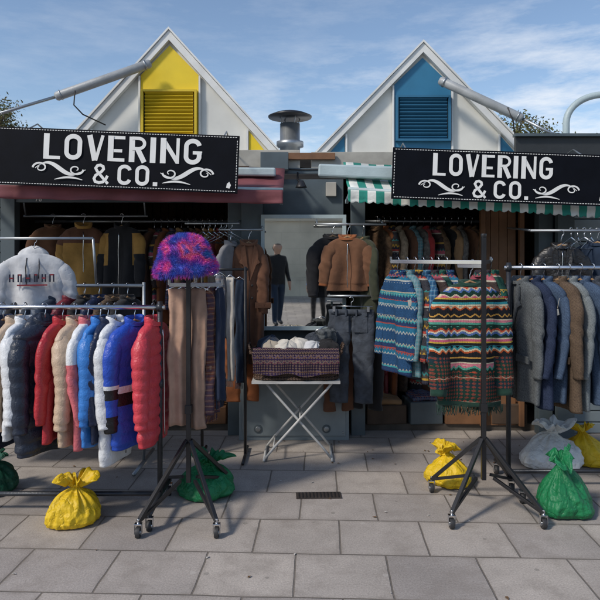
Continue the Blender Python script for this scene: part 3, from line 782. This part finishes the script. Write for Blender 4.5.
pl7=hstripe('green_nordic_knit',[(0,(.03,.09,.07)),(.2,(.5,.46,.36)),(.26,(.45,.08,.06)),(.36,(.03,.12,.09)),(.6,(.55,.36,.08)),(.66,(.03,.09,.07))],.15,.018,60)
for i,(x,y,mt,rz,W,LL) in enumerate([(.67,4.12,pl6,-68,.38,.68),(.735,4.13,pl2,-72,.38,.68),(.79,4.13,pl4,-70,.40,.72),(.845,4.13,pl1,-76,.40,.72),(.90,4.13,pl5,-72,.42,.76),(.95,4.14,pl7,-76,.42,.78),(1.01,4.15,pl6,-72,.40,.74),(1.27,4.18,pl5,-74,.38,.72),(1.33,4.18,pl7,-80,.38,.7)]):
    garment('plaid_shirt' if mt in(pl1,pl2,pl3) else 'patterned_jumper',[mt],(x,y,1.52),rz,W-.04,LL,.07,.58,0,seed=60+i,collar=.035,wr=1.6,tag=i==1,ty=R.uniform(-.03,.03))

# ---------------------------------------------------------------- rack C tweeds
tws=[tweed('tweed_grey',(.05,.055,.06),(.17,.185,.19)),tweed('tweed_blue',(.028,.045,.08),(.09,.135,.21)),tweed('tweed_slate',(.022,.027,.035),(.08,.09,.11)),tweed('tweed_brown',(.055,.038,.027),(.155,.11,.075)),tweed('tweed_light',(.10,.115,.12),(.25,.28,.29)),tweed('tweed_navy',(.012,.018,.04),(.04,.055,.10))]
order=[0,5,1,3,4,1,2,0,3,4,5,0,1]
for i in range(13):
    x=1.47+i*.08
    garment('tweed_jacket',[tws[order[i]]],(x,4.0+R.uniform(-.02,.02),1.478),-74+R.uniform(-8,6),.41,.82+R.uniform(-.06,.03),.085,.62,0,seed=90+i,collar=.04,wr=1.3,ty=R.uniform(-.025,.025),flare=1.05,lapel=True,sr=.058,tag=(i%5==2))

# ---------------------------------------------------------------- garments hung on the front
c_brown=cloth('brown_suede',(.17,.08,.042)); c_brown2=cloth('brown_wool',(.15,.07,.04)); c_black=cloth('black_wool',(.018,.018,.02)); c_navy=cloth('navy_wool',(.02,.035,.065))
c_denim=M('dark_denim',(.07,.085,.11),.85,.3,14,220,.5,bd=.005,crease=10); c_must=cloth('mustard_fleece',(.42,.23,.06)); c_grey=cloth('pale_grey_marl',(.64,.65,.66)); c_rust=cloth('rust_wool',(.28,.095,.035))
garment('long_brown_coat',[c_brown2],(-.415,4.86,1.745),12,.25,.98,.08,.58,0,seed=200,collar=.04,wr=1.8,spread=0,lapel=True)
garment('grey_shirt',[cloth('grey_wool',(.22,.22,.23))],(-.56,4.85,1.74),70,.36,.75,.07,.55,seed=205,wr=1.3)
trousers('rust_trousers',c_rust,(-.47,4.9,1.05),20,.26,.60,.05,3,1.3)
drape('patterned_scarf',plaid('scarf2',(.35,.33,.3),(.1,.12,.16),(.4,.1,.06),26),(-.60,4.5,1.42),20,.07,.85,.04,8,50,True)
drape('white_scarf',cloth('cream_wool',(.5,.47,.42)),(-.53,4.55,1.40),-10,.06,.78,.04,9,50,True)
drape('black_scarf',c_black,(-.66,4.6,1.42),-10,.10,.85,.05,10,50,True)
drape('navy_scarf',c_navy,(-.47,4.66,1.38),-10,.07,.8,.04,11,50,True)
mb=MB(); mb.tube([(-.75,4.6,1.44),(-.40,4.6,1.44)],.01,0,8); mb.tube([(-.42,4.6,0.02),(-.42,4.6,1.46)],.012,0,8); mb.tube([(-.75,4.6,0.02),(-.75,4.6,1.46)],.012,0,8)
for x in(-.42,-.75): mb.tube([(x,4.4,.02),(x,4.8,.02)],.012,0,8)
mb.build('scarf_rail',[m_blackmetal])
garment('brown_suede_jacket',[c_brown,c_rust],(.385,4.86,1.79),-6,.34,.43,.085,.40,0,seed=210,collar=.035,hem=True,cuff=4,zipm=3,wr=1.7,spread=.04,sr=.06)
garment('black_shirt',[c_black],(.27,4.95,1.80),12,.34,.50,.07,.5,0,seed=211,wr=1.2)
garment('dark_green_jacket',[cloth('olive_wool',(.045,.05,.03))],(.52,4.98,1.78),-60,.36,.8,.08,.5,0,seed=212,wr=1.2)
trousers('dark_jeans',c_denim,(.41,4.80,1.20),-8,.34,.74,.04,5,1.4)
trousers('brown_trousers',c_brown2,(.32,4.95,.98),10,.26,.62,.05,6)
trousers('black_trousers',c_black,(.54,4.93,1.1),-30,.30,.72,.05,7)
mb=MB(); mb.tube([(.12,4.88,1.80),(.70,4.88,1.80)],.01,0,8)
for x in(.14,.68): mb.tube([(x,4.88,1.80),(x,5.14,1.86)],.008,0,8)
mb.tube([(.22,4.84,1.22),(.62,4.84,1.22)],.01,0,8)
for x in(.24,.6): mb.tube([(x,4.84,1.22),(x,5.2,1.26)],.008,0,8)
mb.tube([(-.66,4.86,1.755),(-.30,4.86,1.755)],.009,0,8)
for x in(-.64,-.32): mb.tube([(x,4.86,1.755),(x,5.12,1.8)],.008,0,8)
mb.build('hanging_rail',[m_steel])
def wire_hanger(loc,rz):
    mb=MB()
    mb.tube([(0,0,-.06),(-.19,0,-.15),(.19,0,-.15),(0,0,-.06)],.004,0,6)
    mb.tube([(0,0,-.06),(0,0,-.03)]+[(.018*math.cos(t),0,-.006+.02*math.sin(t)) for t in [-1.2+k*.42 for k in range(10)]],.003,0,6)
    mb.build('wire_hanger',[m_chrome],loc,(0,0,math.radians(rz)))
for i in range(6): wire_hanger((-.80+i*.045,4.95,1.80),R.uniform(20,60))
mb=MB(); mb.tube([(-.95,4.95,1.81),(-.5,4.95,1.81)],.008,0,8); mb.tube([(-.93,4.95,1.81),(-.93,5.2,1.85)],.008,0,8); mb.tube([(-.52,4.95,1.81),(-.52,5.2,1.85)],.008,0,8)
mb.build('hanger_rail',[m_steel])

red=cloth('red_print',(.30,.04,.05)); navyp=cloth('navy_print',(.03,.035,.06))
hd=garment('white_hoodie',[c_grey],(-1.93,4.35,1.66),16,.42,.60,.10,.55,0,seed=220,hood=True,wr=1.8,spread=.08,sr=.07,collar=0)
mb=MB()
for i,w in enumerate([.034,.026,.034,.022,.03,.034]):
    x=-.135+i*.053
    mb.box((x-w*.35,-.074,-.275),(.010,.006,.055),0); mb.box((x+w*.35,-.074,-.275),(.010,.006,.055),0)
    mb.box((x,-.0745,-.252 if i%2 else -.275),(w*.7,.006,.010),1)
mb.box((.0,-.076,-.325),(.20,.005,.010),1)
mb.build('chest_print',[navyp,red],parent=hd)
garment('dark_blazer',[c_black],(-2.2,4.45,1.36),60,.40,.8,.1,.58,seed=221)
rowcols=[c_black,c_navy,c_brown2,c_black,tws[2],c_navy,n_mar,c_black,n_navy,tws[3],c_black]
for i,m_ in enumerate(rowcols):
    garment('dark_jacket',[m_],(-2.32+i*.105,4.42,1.33),75+R.uniform(-9,9),.38,.85,.10,.58,seed=230+i,res=.75,wr=1.2)
mb=MB(); mb.tube([(-2.5,4.42,1.325),(-1.15,4.42,1.325)],.013,0,8)
for x in(-2.5,-1.15):
    mb.tube([(x,4.42,.03),(x,4.42,1.35)],.013,0,8); mb.tube([(x,4.15,.03),(x,4.7,.03)],.014,0,8)
mb.tube([(-2.4,4.35,1.67),(-1.5,4.35,1.67)],.011,0,8)
for x in(-2.4,-1.5): mb.tube([(x,4.35,1.67),(x,4.42,1.34)],.01,0,8)
mb.build('clothes_rack',[m_steel])

# ---------------------------------------------------------------- interior stock
c_tan=cloth('tan_wool',(.34,.20,.10)); c_camel=cloth('camel_wool',(.40,.25,.12)); c_red=cloth('red_wool',(.38,.04,.04))
fl=M('fleece_dark',(.07,.05,.035),.95,.3,40,120,.6)
garment('mustard_fleece_jacket',[c_must,c_brown2],(-1.92,5.32,1.90),18,.36,.62,.09,.5,seed=300,matf=lambda p,a,b:4 if a<.25 else 0,zipm=3,collar=.05,wr=1.6)
garment('yellow_black_jacket',[c_black,c_must],(-1.58,5.32,1.90),-14,.38,.62,.09,.52,seed=301,matf=lambda p,a,b:4 if ((p=='body' and .1<a<.55 and b>.5 and (b<.66 or b>.84)) or (p=='sleeve' and a<.4)) else 0,zipm=3,collar=.05,wr=1.6)
garment('brown_jacket',[c_brown],(-2.2,5.34,1.90),40,.36,.7,.10,.52,seed=302)
mb=MB(); mb.tube([(-2.45,5.32,1.895),(-1.35,5.32,1.895)],.010,0,8)
for x in(-2.43,-1.37): mb.tube([(x,5.32,1.895),(x,5.24,2.12)],.008,0,8)
mb.build('hanging_rail',[m_steel])
pal=[c_black,c_tan,c_rust,c_brown2,pl3,tws[3],c_must,fl,pl5,c_camel,c_brown,n_mar,pl4,c_rust]
for i in range(12):
    garment('hanging_coat',[pal[(i*5+3)%14]],(-1.34+i*.062,5.52,1.87),72+R.uniform(-12,12),.36,R.uniform(.7,.95),.07,.52,seed=310+i,res=.7)
for i in range(18):
    garment('hanging_coat',[pal[(i*3+1)%14]],(-2.35+i*.098,6.1,1.82),70+R.uniform(-14,14),.36,R.uniform(.8,1.1),.09,.52,seed=340+i,res=.6)
for i in range(17):
    garment('hanging_coat',[pal[(i*5+2)%14]],(-2.35+i*.10,5.6,1.02),76+R.uniform(-12,12),.36,R.uniform(.6,.8),.09,.52,seed=370+i,res=.6)
furm=[M('fur_brown',(.22,.13,.07),.95,.3,30,150,1.,bd=.012),M('fur_cream',(.50,.38,.26),.95,.25,30,150,1.,bd=.012),M('fur_grey',(.22,.2,.18),.95,.3,30,150,1.,bd=.012)]
pal2=[furm[0],c_rust,pl4,furm[1],c_brown2,pl2,furm[2],c_red,pl5,furm[0],c_black,c_tan,furm[2],c_brown]
for i in range(15):
    garment('hanging_coat',[pal2[i%14]],(.70+i*.062,5.5,1.89),-72+R.uniform(-12,12),.36,R.uniform(.7,.85),.07,.5,seed=400+i,res=.7,wr=1.5)
for i in range(15):
    garment('hanging_coat',[pal[(i*3+4)%14]],(.62+i*.095,6.1,1.82),-70+R.uniform(-12,12),.36,R.uniform(.8,1.1),.09,.5,seed=430+i,res=.6)
for i in range(14):
    garment('hanging_coat',[pal[(i*5+6)%14]],(.66+i*.095,5.65,1.05),-76+R.uniform(-12,12),.34,R.uniform(.6,.8),.09,.5,seed=460+i,res=.6)
for x0,x1,sd in((-2.42,-.65,1),(.6,2.0,2)):
    mb=MB(); mb.tube([(x0,5.6,1.02 if sd==1 else 1.05),(x1,5.6 if sd==1 else 5.65,1.02 if sd==1 else 1.05)],.012,0,8)
    for x in(x0,x1): mb.tube([(x,5.6,.06),(x,5.6,1.06)],.012,0,8)
    mb.build('low_rail',[m_steel])
for i in range(9):
    mb=MB(); w=R.uniform(.25,.36);h=R.uniform(.14,.26)
    mb.box((0,0,h/2),(w,.3,h),0); 
    for kk in range(4):
        mb.tube([(-w*.4,-.1+kk*.07,h+.01),(0,-.1+kk*.07,h+.035+.01*math.sin(kk+i)),(w*.4,-.1+kk*.07,h+.01)],.03,1,8)
    mb.build('stock_crate',[[m_frame,m_slat,m_int][i%3],pal[(i*3)%14]],([-2.25,-1.9,-1.5,-1.15,-.82,.75,1.1,1.45,1.85][i],5.42,.06),(0,0,R.uniform(-.1,.1)),bevel=.01)

garment('black_leather_jacket',[M('black_leather',(.014,.013,.013),.4,.1,9,60,.4,crease=14,bd=.006)],(1.98,4.55,1.72),-14,.34,.55,.09,.5,seed=501,zipm=3,wr=1.3,lapel=True)
garment('dark_coat',[c_navy],(2.28,4.6,1.74),-30,.38,.8,.1,.5,seed=502)
mb=MB(); mb.tube([(1.75,4.56,1.735),(2.7,4.56,1.735)],.011,0,8)
for x in(1.77,2.68): mb.tube([(x,4.56,1.735),(x,5.1,1.78)],.009,0,8)
mb.build('hanging_rail',[m_steel])
for i in range(4): wire_hanger((2.06+i*.05,4.56,1.745),R.uniform(20,60))

# ---------------------------------------------------------------- table + basket
m_tab=M('pale_metal_table',(.58,.58,.56),.4,.15)
mb=MB(); zt=.60
mb.box((-.03,4.66,zt),(.66,.40,.018),0)
for y in(4.50,4.82):
    mb.tube([(-.27,y,.012),(-.2,y,.10),(.2,y,.54),(.24,y,zt-.01)],.0095,0,10)
    yy=y+.022
    mb.tube([(.24,yy,.012),(.17,yy,.10),(-.22,yy,.54),(-.26,yy,zt-.01)],.0095,0,10)
for x in(-.27,.24): mb.tube([(x,4.48,.014),(x,4.86,.014)],.0095,0,10)
mb.tube([(0.0,4.48,.325),(0.0,4.86,.325)],.006,0,8)
mb.tube([(-.2,4.5,.1),(-.2,4.82,.1)],.006,0,8)
mb.build('folding_table',[m_tab],bevel=0)
def basket():
    m,nt,b=newmat('wicker'); co=objco(nt)
    w=N(nt,'ShaderNodeTexWave'); w.bands_direction='Z'; w.inputs['Scale'].default_value=22; w.inputs['Distortion'].default_value=1.5; L(nt,co,w.inputs[0])
    w2=N(nt,'ShaderNodeTexWave'); w2.bands_direction='X'; w2.inputs['Scale'].default_value=14; L(nt,co,w2.inputs[0])
    f=mth(nt,'MULTIPLY',w.outputs['Fac'],w2.outputs['Fac'])
    L(nt,mixn(nt,f,(.045,.025,.016),(.18,.11,.07)),b.inputs['Base Color']); b.inputs['Roughness'].default_value=.7
    bump(nt,b,f,1.,.008)
    mb=MB(); X=.345;Y=.19
    def ring(fx,z,n=48): 
        return [(X*fx*spow(math.cos(2*math.pi*j/n),.35),Y*fx*spow(math.sin(2*math.pi*j/n),.35)+.003*math.sin(j*2+z*200),z) for j in range(n)]
    secs=[ring(.90+.1*i/10,.2*i/10) for i in range(11)]+[ring(.94,.2),ring(.86,.03)]
    mb.loft(secs,0)
    for zz in(.2,.012): mb.tube([Vector(p)for p in ring(1.01 if zz>.1 else .92,zz)]+[Vector(ring(1.01 if zz>.1 else .92,zz)[0])],.012,0,8)
    for sx in(-1,1):
        mb.tube([(sx*X,-.07,.19),(sx*(X+.02),-.05,.25),(sx*(X+.02),.05,.25),(sx*X,.07,.19)],.009,0,8)
    vs=[]
    for i in range(61):
        x=-.32+.64*i/60
        for j in range(12):
            b_=j/11
            dr=.19+.02*nz(x*5,7,1)+.006*math.sin(x*23)
            vs.append((x+.01*nz(x*8,b_*4,3),-Y-.024-.010*math.sin(x*34+1.5*nz(x*3,b_,0))*b_+(.07*(1-b_*5) if b_<.2 else 0),.238-dr*b_+.012*nz(x*6,b_,1)))
    mb.add(vs,[(i*12+j,(i+1)*12+j,(i+1)*12+j+1,i*12+j+1) for i in range(60) for j in range(11)],1,True)
    tap=hstripe('tapestry_cloth',[(0,(.035,.022,.05)),(.25,(.16,.05,.09)),(.35,(.28,.22,.18)),(.4,(.05,.03,.09)),(.62,(.20,.11,.06)),(.7,(.14,.10,.2)),(.76,(.035,.022,.05))],.11,.016,40,solid=(.26,.18,.14))
    mb.build('wicker_basket',[m,tap],(-.03,4.66,.612))
basket()
def beanie(name,mat,loc,r,h,seed,tilt):
    mb=MB(); secs=[]
    for i in range(14):
        a=i/13; rr=r*(1.04 if a<.25 else math.cos((a-.25)/.75*math.pi/2)**.6*.98+.02)
        secs.append([(rr*math.cos(t)*(1+.12*nz(math.cos(t)*2,math.sin(t)*2,seed+a*3)+.02*math.sin(t*28)),rr*math.sin(t)*(1+.015*math.sin(t*28)+.12*nz(math.cos(t)*2,math.sin(t)*2,seed+9)),h*a+.02*nz(math.cos(t)*2,math.sin(t)*2+a*2,seed)) for t in [2*math.pi*j/84 for j in range(84)]])
    mb.loft(secs,0); mb.build(name,[mat],loc,tilt)
bw=cloth('cream_knit',(.66,.63,.56)); bg=cloth('oat_knit',(.42,.37,.3))
beanie('knitted_hat',bw,(-.10,4.60,.80),.10,.10,1,(.3,.1,0)); beanie('knitted_hat',bw,(-.01,4.66,.81),.10,.10,5,(-.1,-.3,0)); beanie('knitted_hat',bg,(-.21,4.64,.80),.09,.09,2,(.2,-.2,0))
beanie('knitted_hat',c_grey,(.09,4.62,.80),.09,.09,3,(.2,.4,0)); beanie('knitted_hat',c_black,(.21,4.64,.80),.10,.10,4,(.1,.3,0)); beanie('knitted_hat',tws[2],(.13,4.74,.82),.11,.12,7,(0,.1,0)); beanie('knitted_hat',c_navy,(-.24,4.76,.81),.10,.10,8,(0,.1,0))
drape('folded_scarf',tws[0],(.20,4.72,.99),30,.16,.20,.1,15,50)

# ---------------------------------------------------------------- weight bags
def bag(name,col,loc,r,h,seed,rz=0):
    m=M('plastic_'+name+str(seed),col,.5,.14,6,60,.7,bd=.010,spec=.35,crease=11)
    b=m.node_tree.nodes['Principled BSDF']; b.inputs['Subsurface Weight'].default_value=.12; b.inputs['Subsurface Radius'].default_value=(.03,.03,.02)
    mb=MB(); secs=[]; so=seed*7.3; n=120
    prof=[(.02,0.0),(.80,0.004),(1.04,.05),(1.14,.16),(1.12,.32),(1.0,.48),(.80,.63),(.52,.77),(.25,.90),(.15,.96),(.20,1.01),(.42,1.12),(.60,1.20),(.48,1.24),(.08,1.02)]
    P=[]
    for i in range(len(prof)-1):
        for k in range(6):
            t=k/6;P.append((prof[i][0]*(1-t)+prof[i+1][0]*t,prof[i][1]*(1-t)+prof[i+1][1]*t))
    P.append(prof[-1])
    for (rr,zz) in P:
        ring=[]
        for j in range(n):
            t=2*math.pi*j/n; top=ss((zz-.3)*1.7); ct,sn=math.cos(t),math.sin(t)
            rid=.5-abs(nz(ct*2.2+so,sn*2.2,zz*1.6))*2
            rid2=.5-abs(nz(ct*5+so,sn*5+9,zz*3.5))*2
            f=1+.24*nz(ct*1.1+so,sn*1.1,zz*1.0)+.09*rid+.045*rid2+top*.12*math.sin(t*10+4*nz(ct,sn,so)+zz*2)
            if zz>1.0: f+=.40*math.sin(t*2+so)+.2*math.sin(t*5+so)
            if zz<.05: f=1+.24*nz(ct*1.1+so,sn*1.1,0)
            x=r*rr*f*ct; y=r*rr*f*sn
            z=h*zz*(1+ (.22*nz(x*7+so,y*7,so) if zz>.1 else 0))+ (.04*nz(ct*3+so,sn*3,so) if zz>1.05 else 0)
            ring.append((x+.20*r*zz*math.sin(so),y,max(z,.003)))
        secs.append(ring)
    mb.loft(secs,0)
    mb.tube([(.17*r*math.cos(t)+.19*r*math.sin(so),.17*r*math.sin(t),h*.96+.004*math.sin(t*3)) for t in [i*.45 for i in range(15)]],.007,0,8)
    mb.build(name,[m],loc,(0,0,rz))
Yc=(.80,.54,.02);Gc=(.015,.20,.075);DG=(.012,.09,.05)
bag('yellow_weight_bag',Yc,(-1.33,3.50,0),.14,.22,1)
bag('green_weight_bag',Gc,(-.62,3.92,0),.165,.20,2)
bag('dark_green_weight_bag',DG,(-2.02,3.95,0),.13,.20,3)
bag('yellow_weight_bag',Yc,(1.02,4.10,0),.14,.20,4)
bag('green_weight_bag',Gc,(1.60,3.62,0),.14,.28,5)
bag('yellow_weight_bag',Yc,(2.12,4.50,0),.15,.22,6)
bag('white_weight_bag',(.82,.83,.80),(1.85,4.46,0),.19,.25,7)

# ---------------------------------------------------------------- people (behind the viewer, seen in the mirror)
def person(name,loc,rz,coat,legs,sc=1.0,stride=.1):
    skin=M(name+'_skin',(.45,.27,.19),.6,.05); hair=M(name+'_hair',(.03,.02,.015),.8,.2); shoe=m_blackmetal
    V=[];E=[];Rr=[]
    def v(p,r,par=None):
        V.append(p);Rr.append(r)
        if par is not None: E.append((par,len(V)-1))
        return len(V)-1
    pel=v((0,0,.95),.155); sp=v((0,.0,1.12),.145,pel); ch=v((0,.01,1.32),.165,sp); nk=v((0,0,1.47),.065,ch); nk2=v((0,-.01,1.53),.058,nk)
    hd=v((0,-.015,1.60),.085,nk2); hd2=v((0,-.005,1.67),.095,hd); v((0,.0,1.72),.07,hd2); v((0,-.105,1.615),.018,hd)
    for s in(-1,1):
        v((s*.095,.0,1.62),.016,hd)
        sh=v((s*.17,.01,1.40),.075,ch); el=v((s*.24,.03,1.13),.055,sh); wr=v((s*.25,-.08,.90),.036,el); pm=v((s*.25,-.10,.83),.034,wr)
        for k in range(4):
            f1=v((s*.25,-.075-.018*k,.78),.009,pm); v((s*.24,-.078-.02*k,.745-.004*k),.008,f1)
        t1=v((s*.235,-.14,.82),.010,wr); v((s*.23,-.15,.785),.009,t1)
        hp=v((s*.095,0,.88),.105,pel); kn=v((s*.10,-stride*s*.6-.02,.50),.075,hp); an=v((s*.105,-stride*s*1.0+.02,.09),.052,kn); v((s*.11,-stride*s-.12,.04),.035,an)
    me=bpy.data.meshes.new(name); me.from_pydata(V,E,[])
    o=bpy.data.objects.new(name,me); C.collection.objects.link(o)
    sk=o.modifiers.new('Skin','SKIN'); sk.use_smooth_shade=True
    for i,d in enumerate(me.skin_vertices[0].data): d.radius=(Rr[i],Rr[i]); d.use_root=(i==0)
    sb=o.modifiers.new('Sub','SUBSURF'); sb.levels=2; sb.render_levels=2
    dg=C.evaluated_depsgraph_get(); nm=bpy.data.meshes.new_from_object(o.evaluated_get(dg)); 
    o.modifiers.clear(); o.data=nm; nm.materials.clear()
    for m_ in(coat,legs,skin,hair,shoe): nm.materials.append(m_)
    for p in nm.polygons:
        c=p.center; p.use_smooth=True
        if c.z>1.49: k=3 if (c.z>1.69 or (c.y>.0 and c.z>1.56)) else 2
        elif abs(c.x)>.19 and c.z<.92: k=2
        elif c.z>.86: k=0
        elif c.z<.085: k=4
        else: k=1
        p.material_index=k
    o.location=loc; o.rotation_euler=(0,0,rz); o.scale=(sc,)*3
person('pedestrian',(-.50,-3.0,0),math.radians(150),c_black,c_navy,1.05)
person('pedestrian',(.42,-3.6,0),math.radians(200),n_sky,c_black,.93)

# ---------------------------------------------------------------- building behind viewer (seen in mirror)
def stone_building():
    m,nt,b=newmat('pale_stone'); co=objco(nt)
    mp=N(nt,'ShaderNodeMapping'); mp.inputs['Rotation'].default_value=(math.radians(90),0,0); L(nt,co,mp.inputs[0])
    br=N(nt,'ShaderNodeTexBrick'); L(nt,mp.outputs[0],br.inputs['Vector']); br.inputs['Scale'].default_value=1; br.inputs['Brick Width'].default_value=1.4; br.inputs['Row Height'].default_value=.6
    br.inputs['Mortar Size'].default_value=.008; br.inputs['Mortar Smooth'].default_value=.5; br.inputs['Color1'].default_value=(.74,.66,.53,1); br.inputs['Color2'].default_value=(.69,.61,.49,1); br.inputs['Mortar'].default_value=(.56,.50,.40,1)
    L(nt,mixn(nt,1.,br.outputs['Color'],ramp(nt,noi(nt,co,.8,6),[(.3,.7),(.7,1.08)]),'MULTIPLY'),b.inputs['Base Color']); b.inputs['Roughness'].default_value=.85
    e=empty('stone_building')
    mb=MB(); mb.box((0,-14,2.1),(36,3,4.2),0); mb.box((0,-12.45,.35),(36.2,.15,.7),0); mb.box((0,-12.4,4.25),(36.4,.4,.25),0); mb.box((0,-12.46,2.9),(36.1,.1,.14),0); mb.build('walls',[m],parent=e)
    mb=MB()
    for i in range(-6,7):
        if i in(-1,0): continue
        mb.box((i*2.6+.9,-12.48,1.8),(1.1,.06,1.3),1); mb.box((i*2.6+.9,-12.46,1.8),(.05,.09,1.3),0); mb.box((i*2.6+.9,-12.455,1.8),(1.1,.09,.05),0)
    mb.build('windows',[m_white,M('window_glass',(.03,.04,.05),.1,.1,bst=0)],parent=e)
stone_building()

# ---------------------------------------------------------------- trees
def tree(name,loc,h,cr,seed,cols,n=5200):
    rg=random.Random(seed); e=empty(name,loc)
    mb=MB(); mb.tube([(0,0,0),(.05,.02,h*.25),(-.05,.05,h*.5),(0,0,h*.8)],[.22,.17,.12,.04],0,12)
    tips=[]
    for i in range(26):
        a=rg.uniform(0,6.28); z0=h*rg.uniform(.35,.75); r=cr*rg.uniform(.5,1)*(1-(z0/h-.35)*.6)
        p1=Vector((r*.5*math.cos(a),r*.5*math.sin(a),z0+h*.08)); p2=Vector((r*math.cos(a+.2),r*math.sin(a+.2),min(h,z0+h*rg.uniform(.12,.3))))
        mb.tube([(0,0,z0),p1,p2],[.07,.045,.015],0,7); tips+=[p2,p1*.4+p2*.6]
        for k in range(3):
            p3=p2+Vector((rg.gauss(0,.35),rg.gauss(0,.35),rg.uniform(0,.5))); mb.tube([p1*.3+p2*.7,p3],[.02,.006],0,5); tips.append(p3)
    mb.build('trunk_and_limbs',[M('bark',(.10,.08,.06),.9,.25,8,30,.6)],parent=e)
    mb=MB()
    for i in range(n):
        t=tips[rg.randrange(len(tips))]; p=t+Vector((rg.gauss(0,.28),rg.gauss(0,.28),rg.gauss(0,.22)))
        s=rg.uniform(.05,.10); u=Vector((rg.gauss(0,1),rg.gauss(0,1),rg.gauss(0,1))).normalized(); w=u.cross(Vector((rg.gauss(0,1),rg.gauss(0,1),rg.gauss(0,1)))).normalized()
        mb.add([p-u*s,p+w*s*.5,p+u*s,p-w*s*.5],[(0,1,2,3)],rg.choice([0,0,1,2]))
    mb.build('foliage',[M('leaf%d'%k+name,c,.7,.2) for k,c in enumerate(cols)],parent=e)
lc=[(.11,.12,.035),(.16,.12,.035),(.06,.08,.02)]
tree('autumn_tree',(11.3,30,0),8.3,2.2,5,lc,7000)
tree('autumn_tree',(-16.2,30,0),8.9,2.4,8,lc,5500)
tree('autumn_tree',(17.0,31,0),8.2,2.4,11,lc,6000)

# ---------------------------------------------------------------- sky, sun
w=bpy.data.worlds.new('World'); scene.world=w; w.use_nodes=True; nt=w.node_tree
bg=nt.nodes['Background']; sky=N(nt,'ShaderNodeTexSky'); sky.sky_type='NISHITA'; sky.sun_disc=False
EL=42; AZ=232
sky.sun_elevation=math.radians(EL); sky.sun_rotation=math.radians(AZ); sky.altitude=20; sky.air_density=1.0; sky.dust_density=.6; sky.ozone_density=1.2
tc=N(nt,'ShaderNodeTexCoord'); mp=N(nt,'ShaderNodeMapping'); mp.inputs['Scale'].default_value=(2.0,1.4,8.0); mp.inputs['Rotation'].default_value=(0,math.radians(12),0); mp.inputs['Location'].default_value=(1.9,0,.7)
L(nt,tc.outputs['Generated'],mp.inputs[0])
n1=noi(nt,mp.outputs[0],2.4,10,.64)
f=ramp(nt,n1,[(.46,0.),(.67,.9)])
sx=N(nt,'ShaderNodeSeparateXYZ'); L(nt,tc.outputs['Generated'],sx.inputs[0])
lo=ramp(nt,mth(nt,'SUBTRACT',sx.outputs[2],mth(nt,'MULTIPLY',sx.outputs[0],.22)),[(.10,1.),(.34,.14)])
f=mth(nt,'MULTIPLY',f,lo)
col=mixn(nt,f,sky.outputs[0],(6.3,6.5,6.8))
L(nt,col,bg.inputs[0]); bg.inputs[1].default_value=.15
sl=bpy.data.lights.new('sun','SUN'); sl.energy=2.8; sl.angle=math.radians(8); sl.color=(1,.92,.82)
so=bpy.data.objects.new('sun',sl); C.collection.objects.link(so)
d=Vector((math.sin(math.radians(AZ))*math.cos(math.radians(EL)),math.cos(math.radians(AZ))*math.cos(math.radians(EL)),math.sin(math.radians(EL))))
so.rotation_euler=d.to_track_quat('Z','Y').to_euler()

cam=bpy.data.cameras.new('camera'); co_=bpy.data.objects.new('camera',cam); C.collection.objects.link(co_)
co_.location=(0,0,1.55); co_.rotation_euler=(math.radians(90),0,0); cam.lens=36; cam.sensor_width=36; cam.shift_y=-.075; cam.clip_end=1000; cam.clip_start=.05
scene.camera=co_
scene.view_settings.view_transform='Standard'; scene.view_settings.look='None'; scene.view_settings.exposure=0
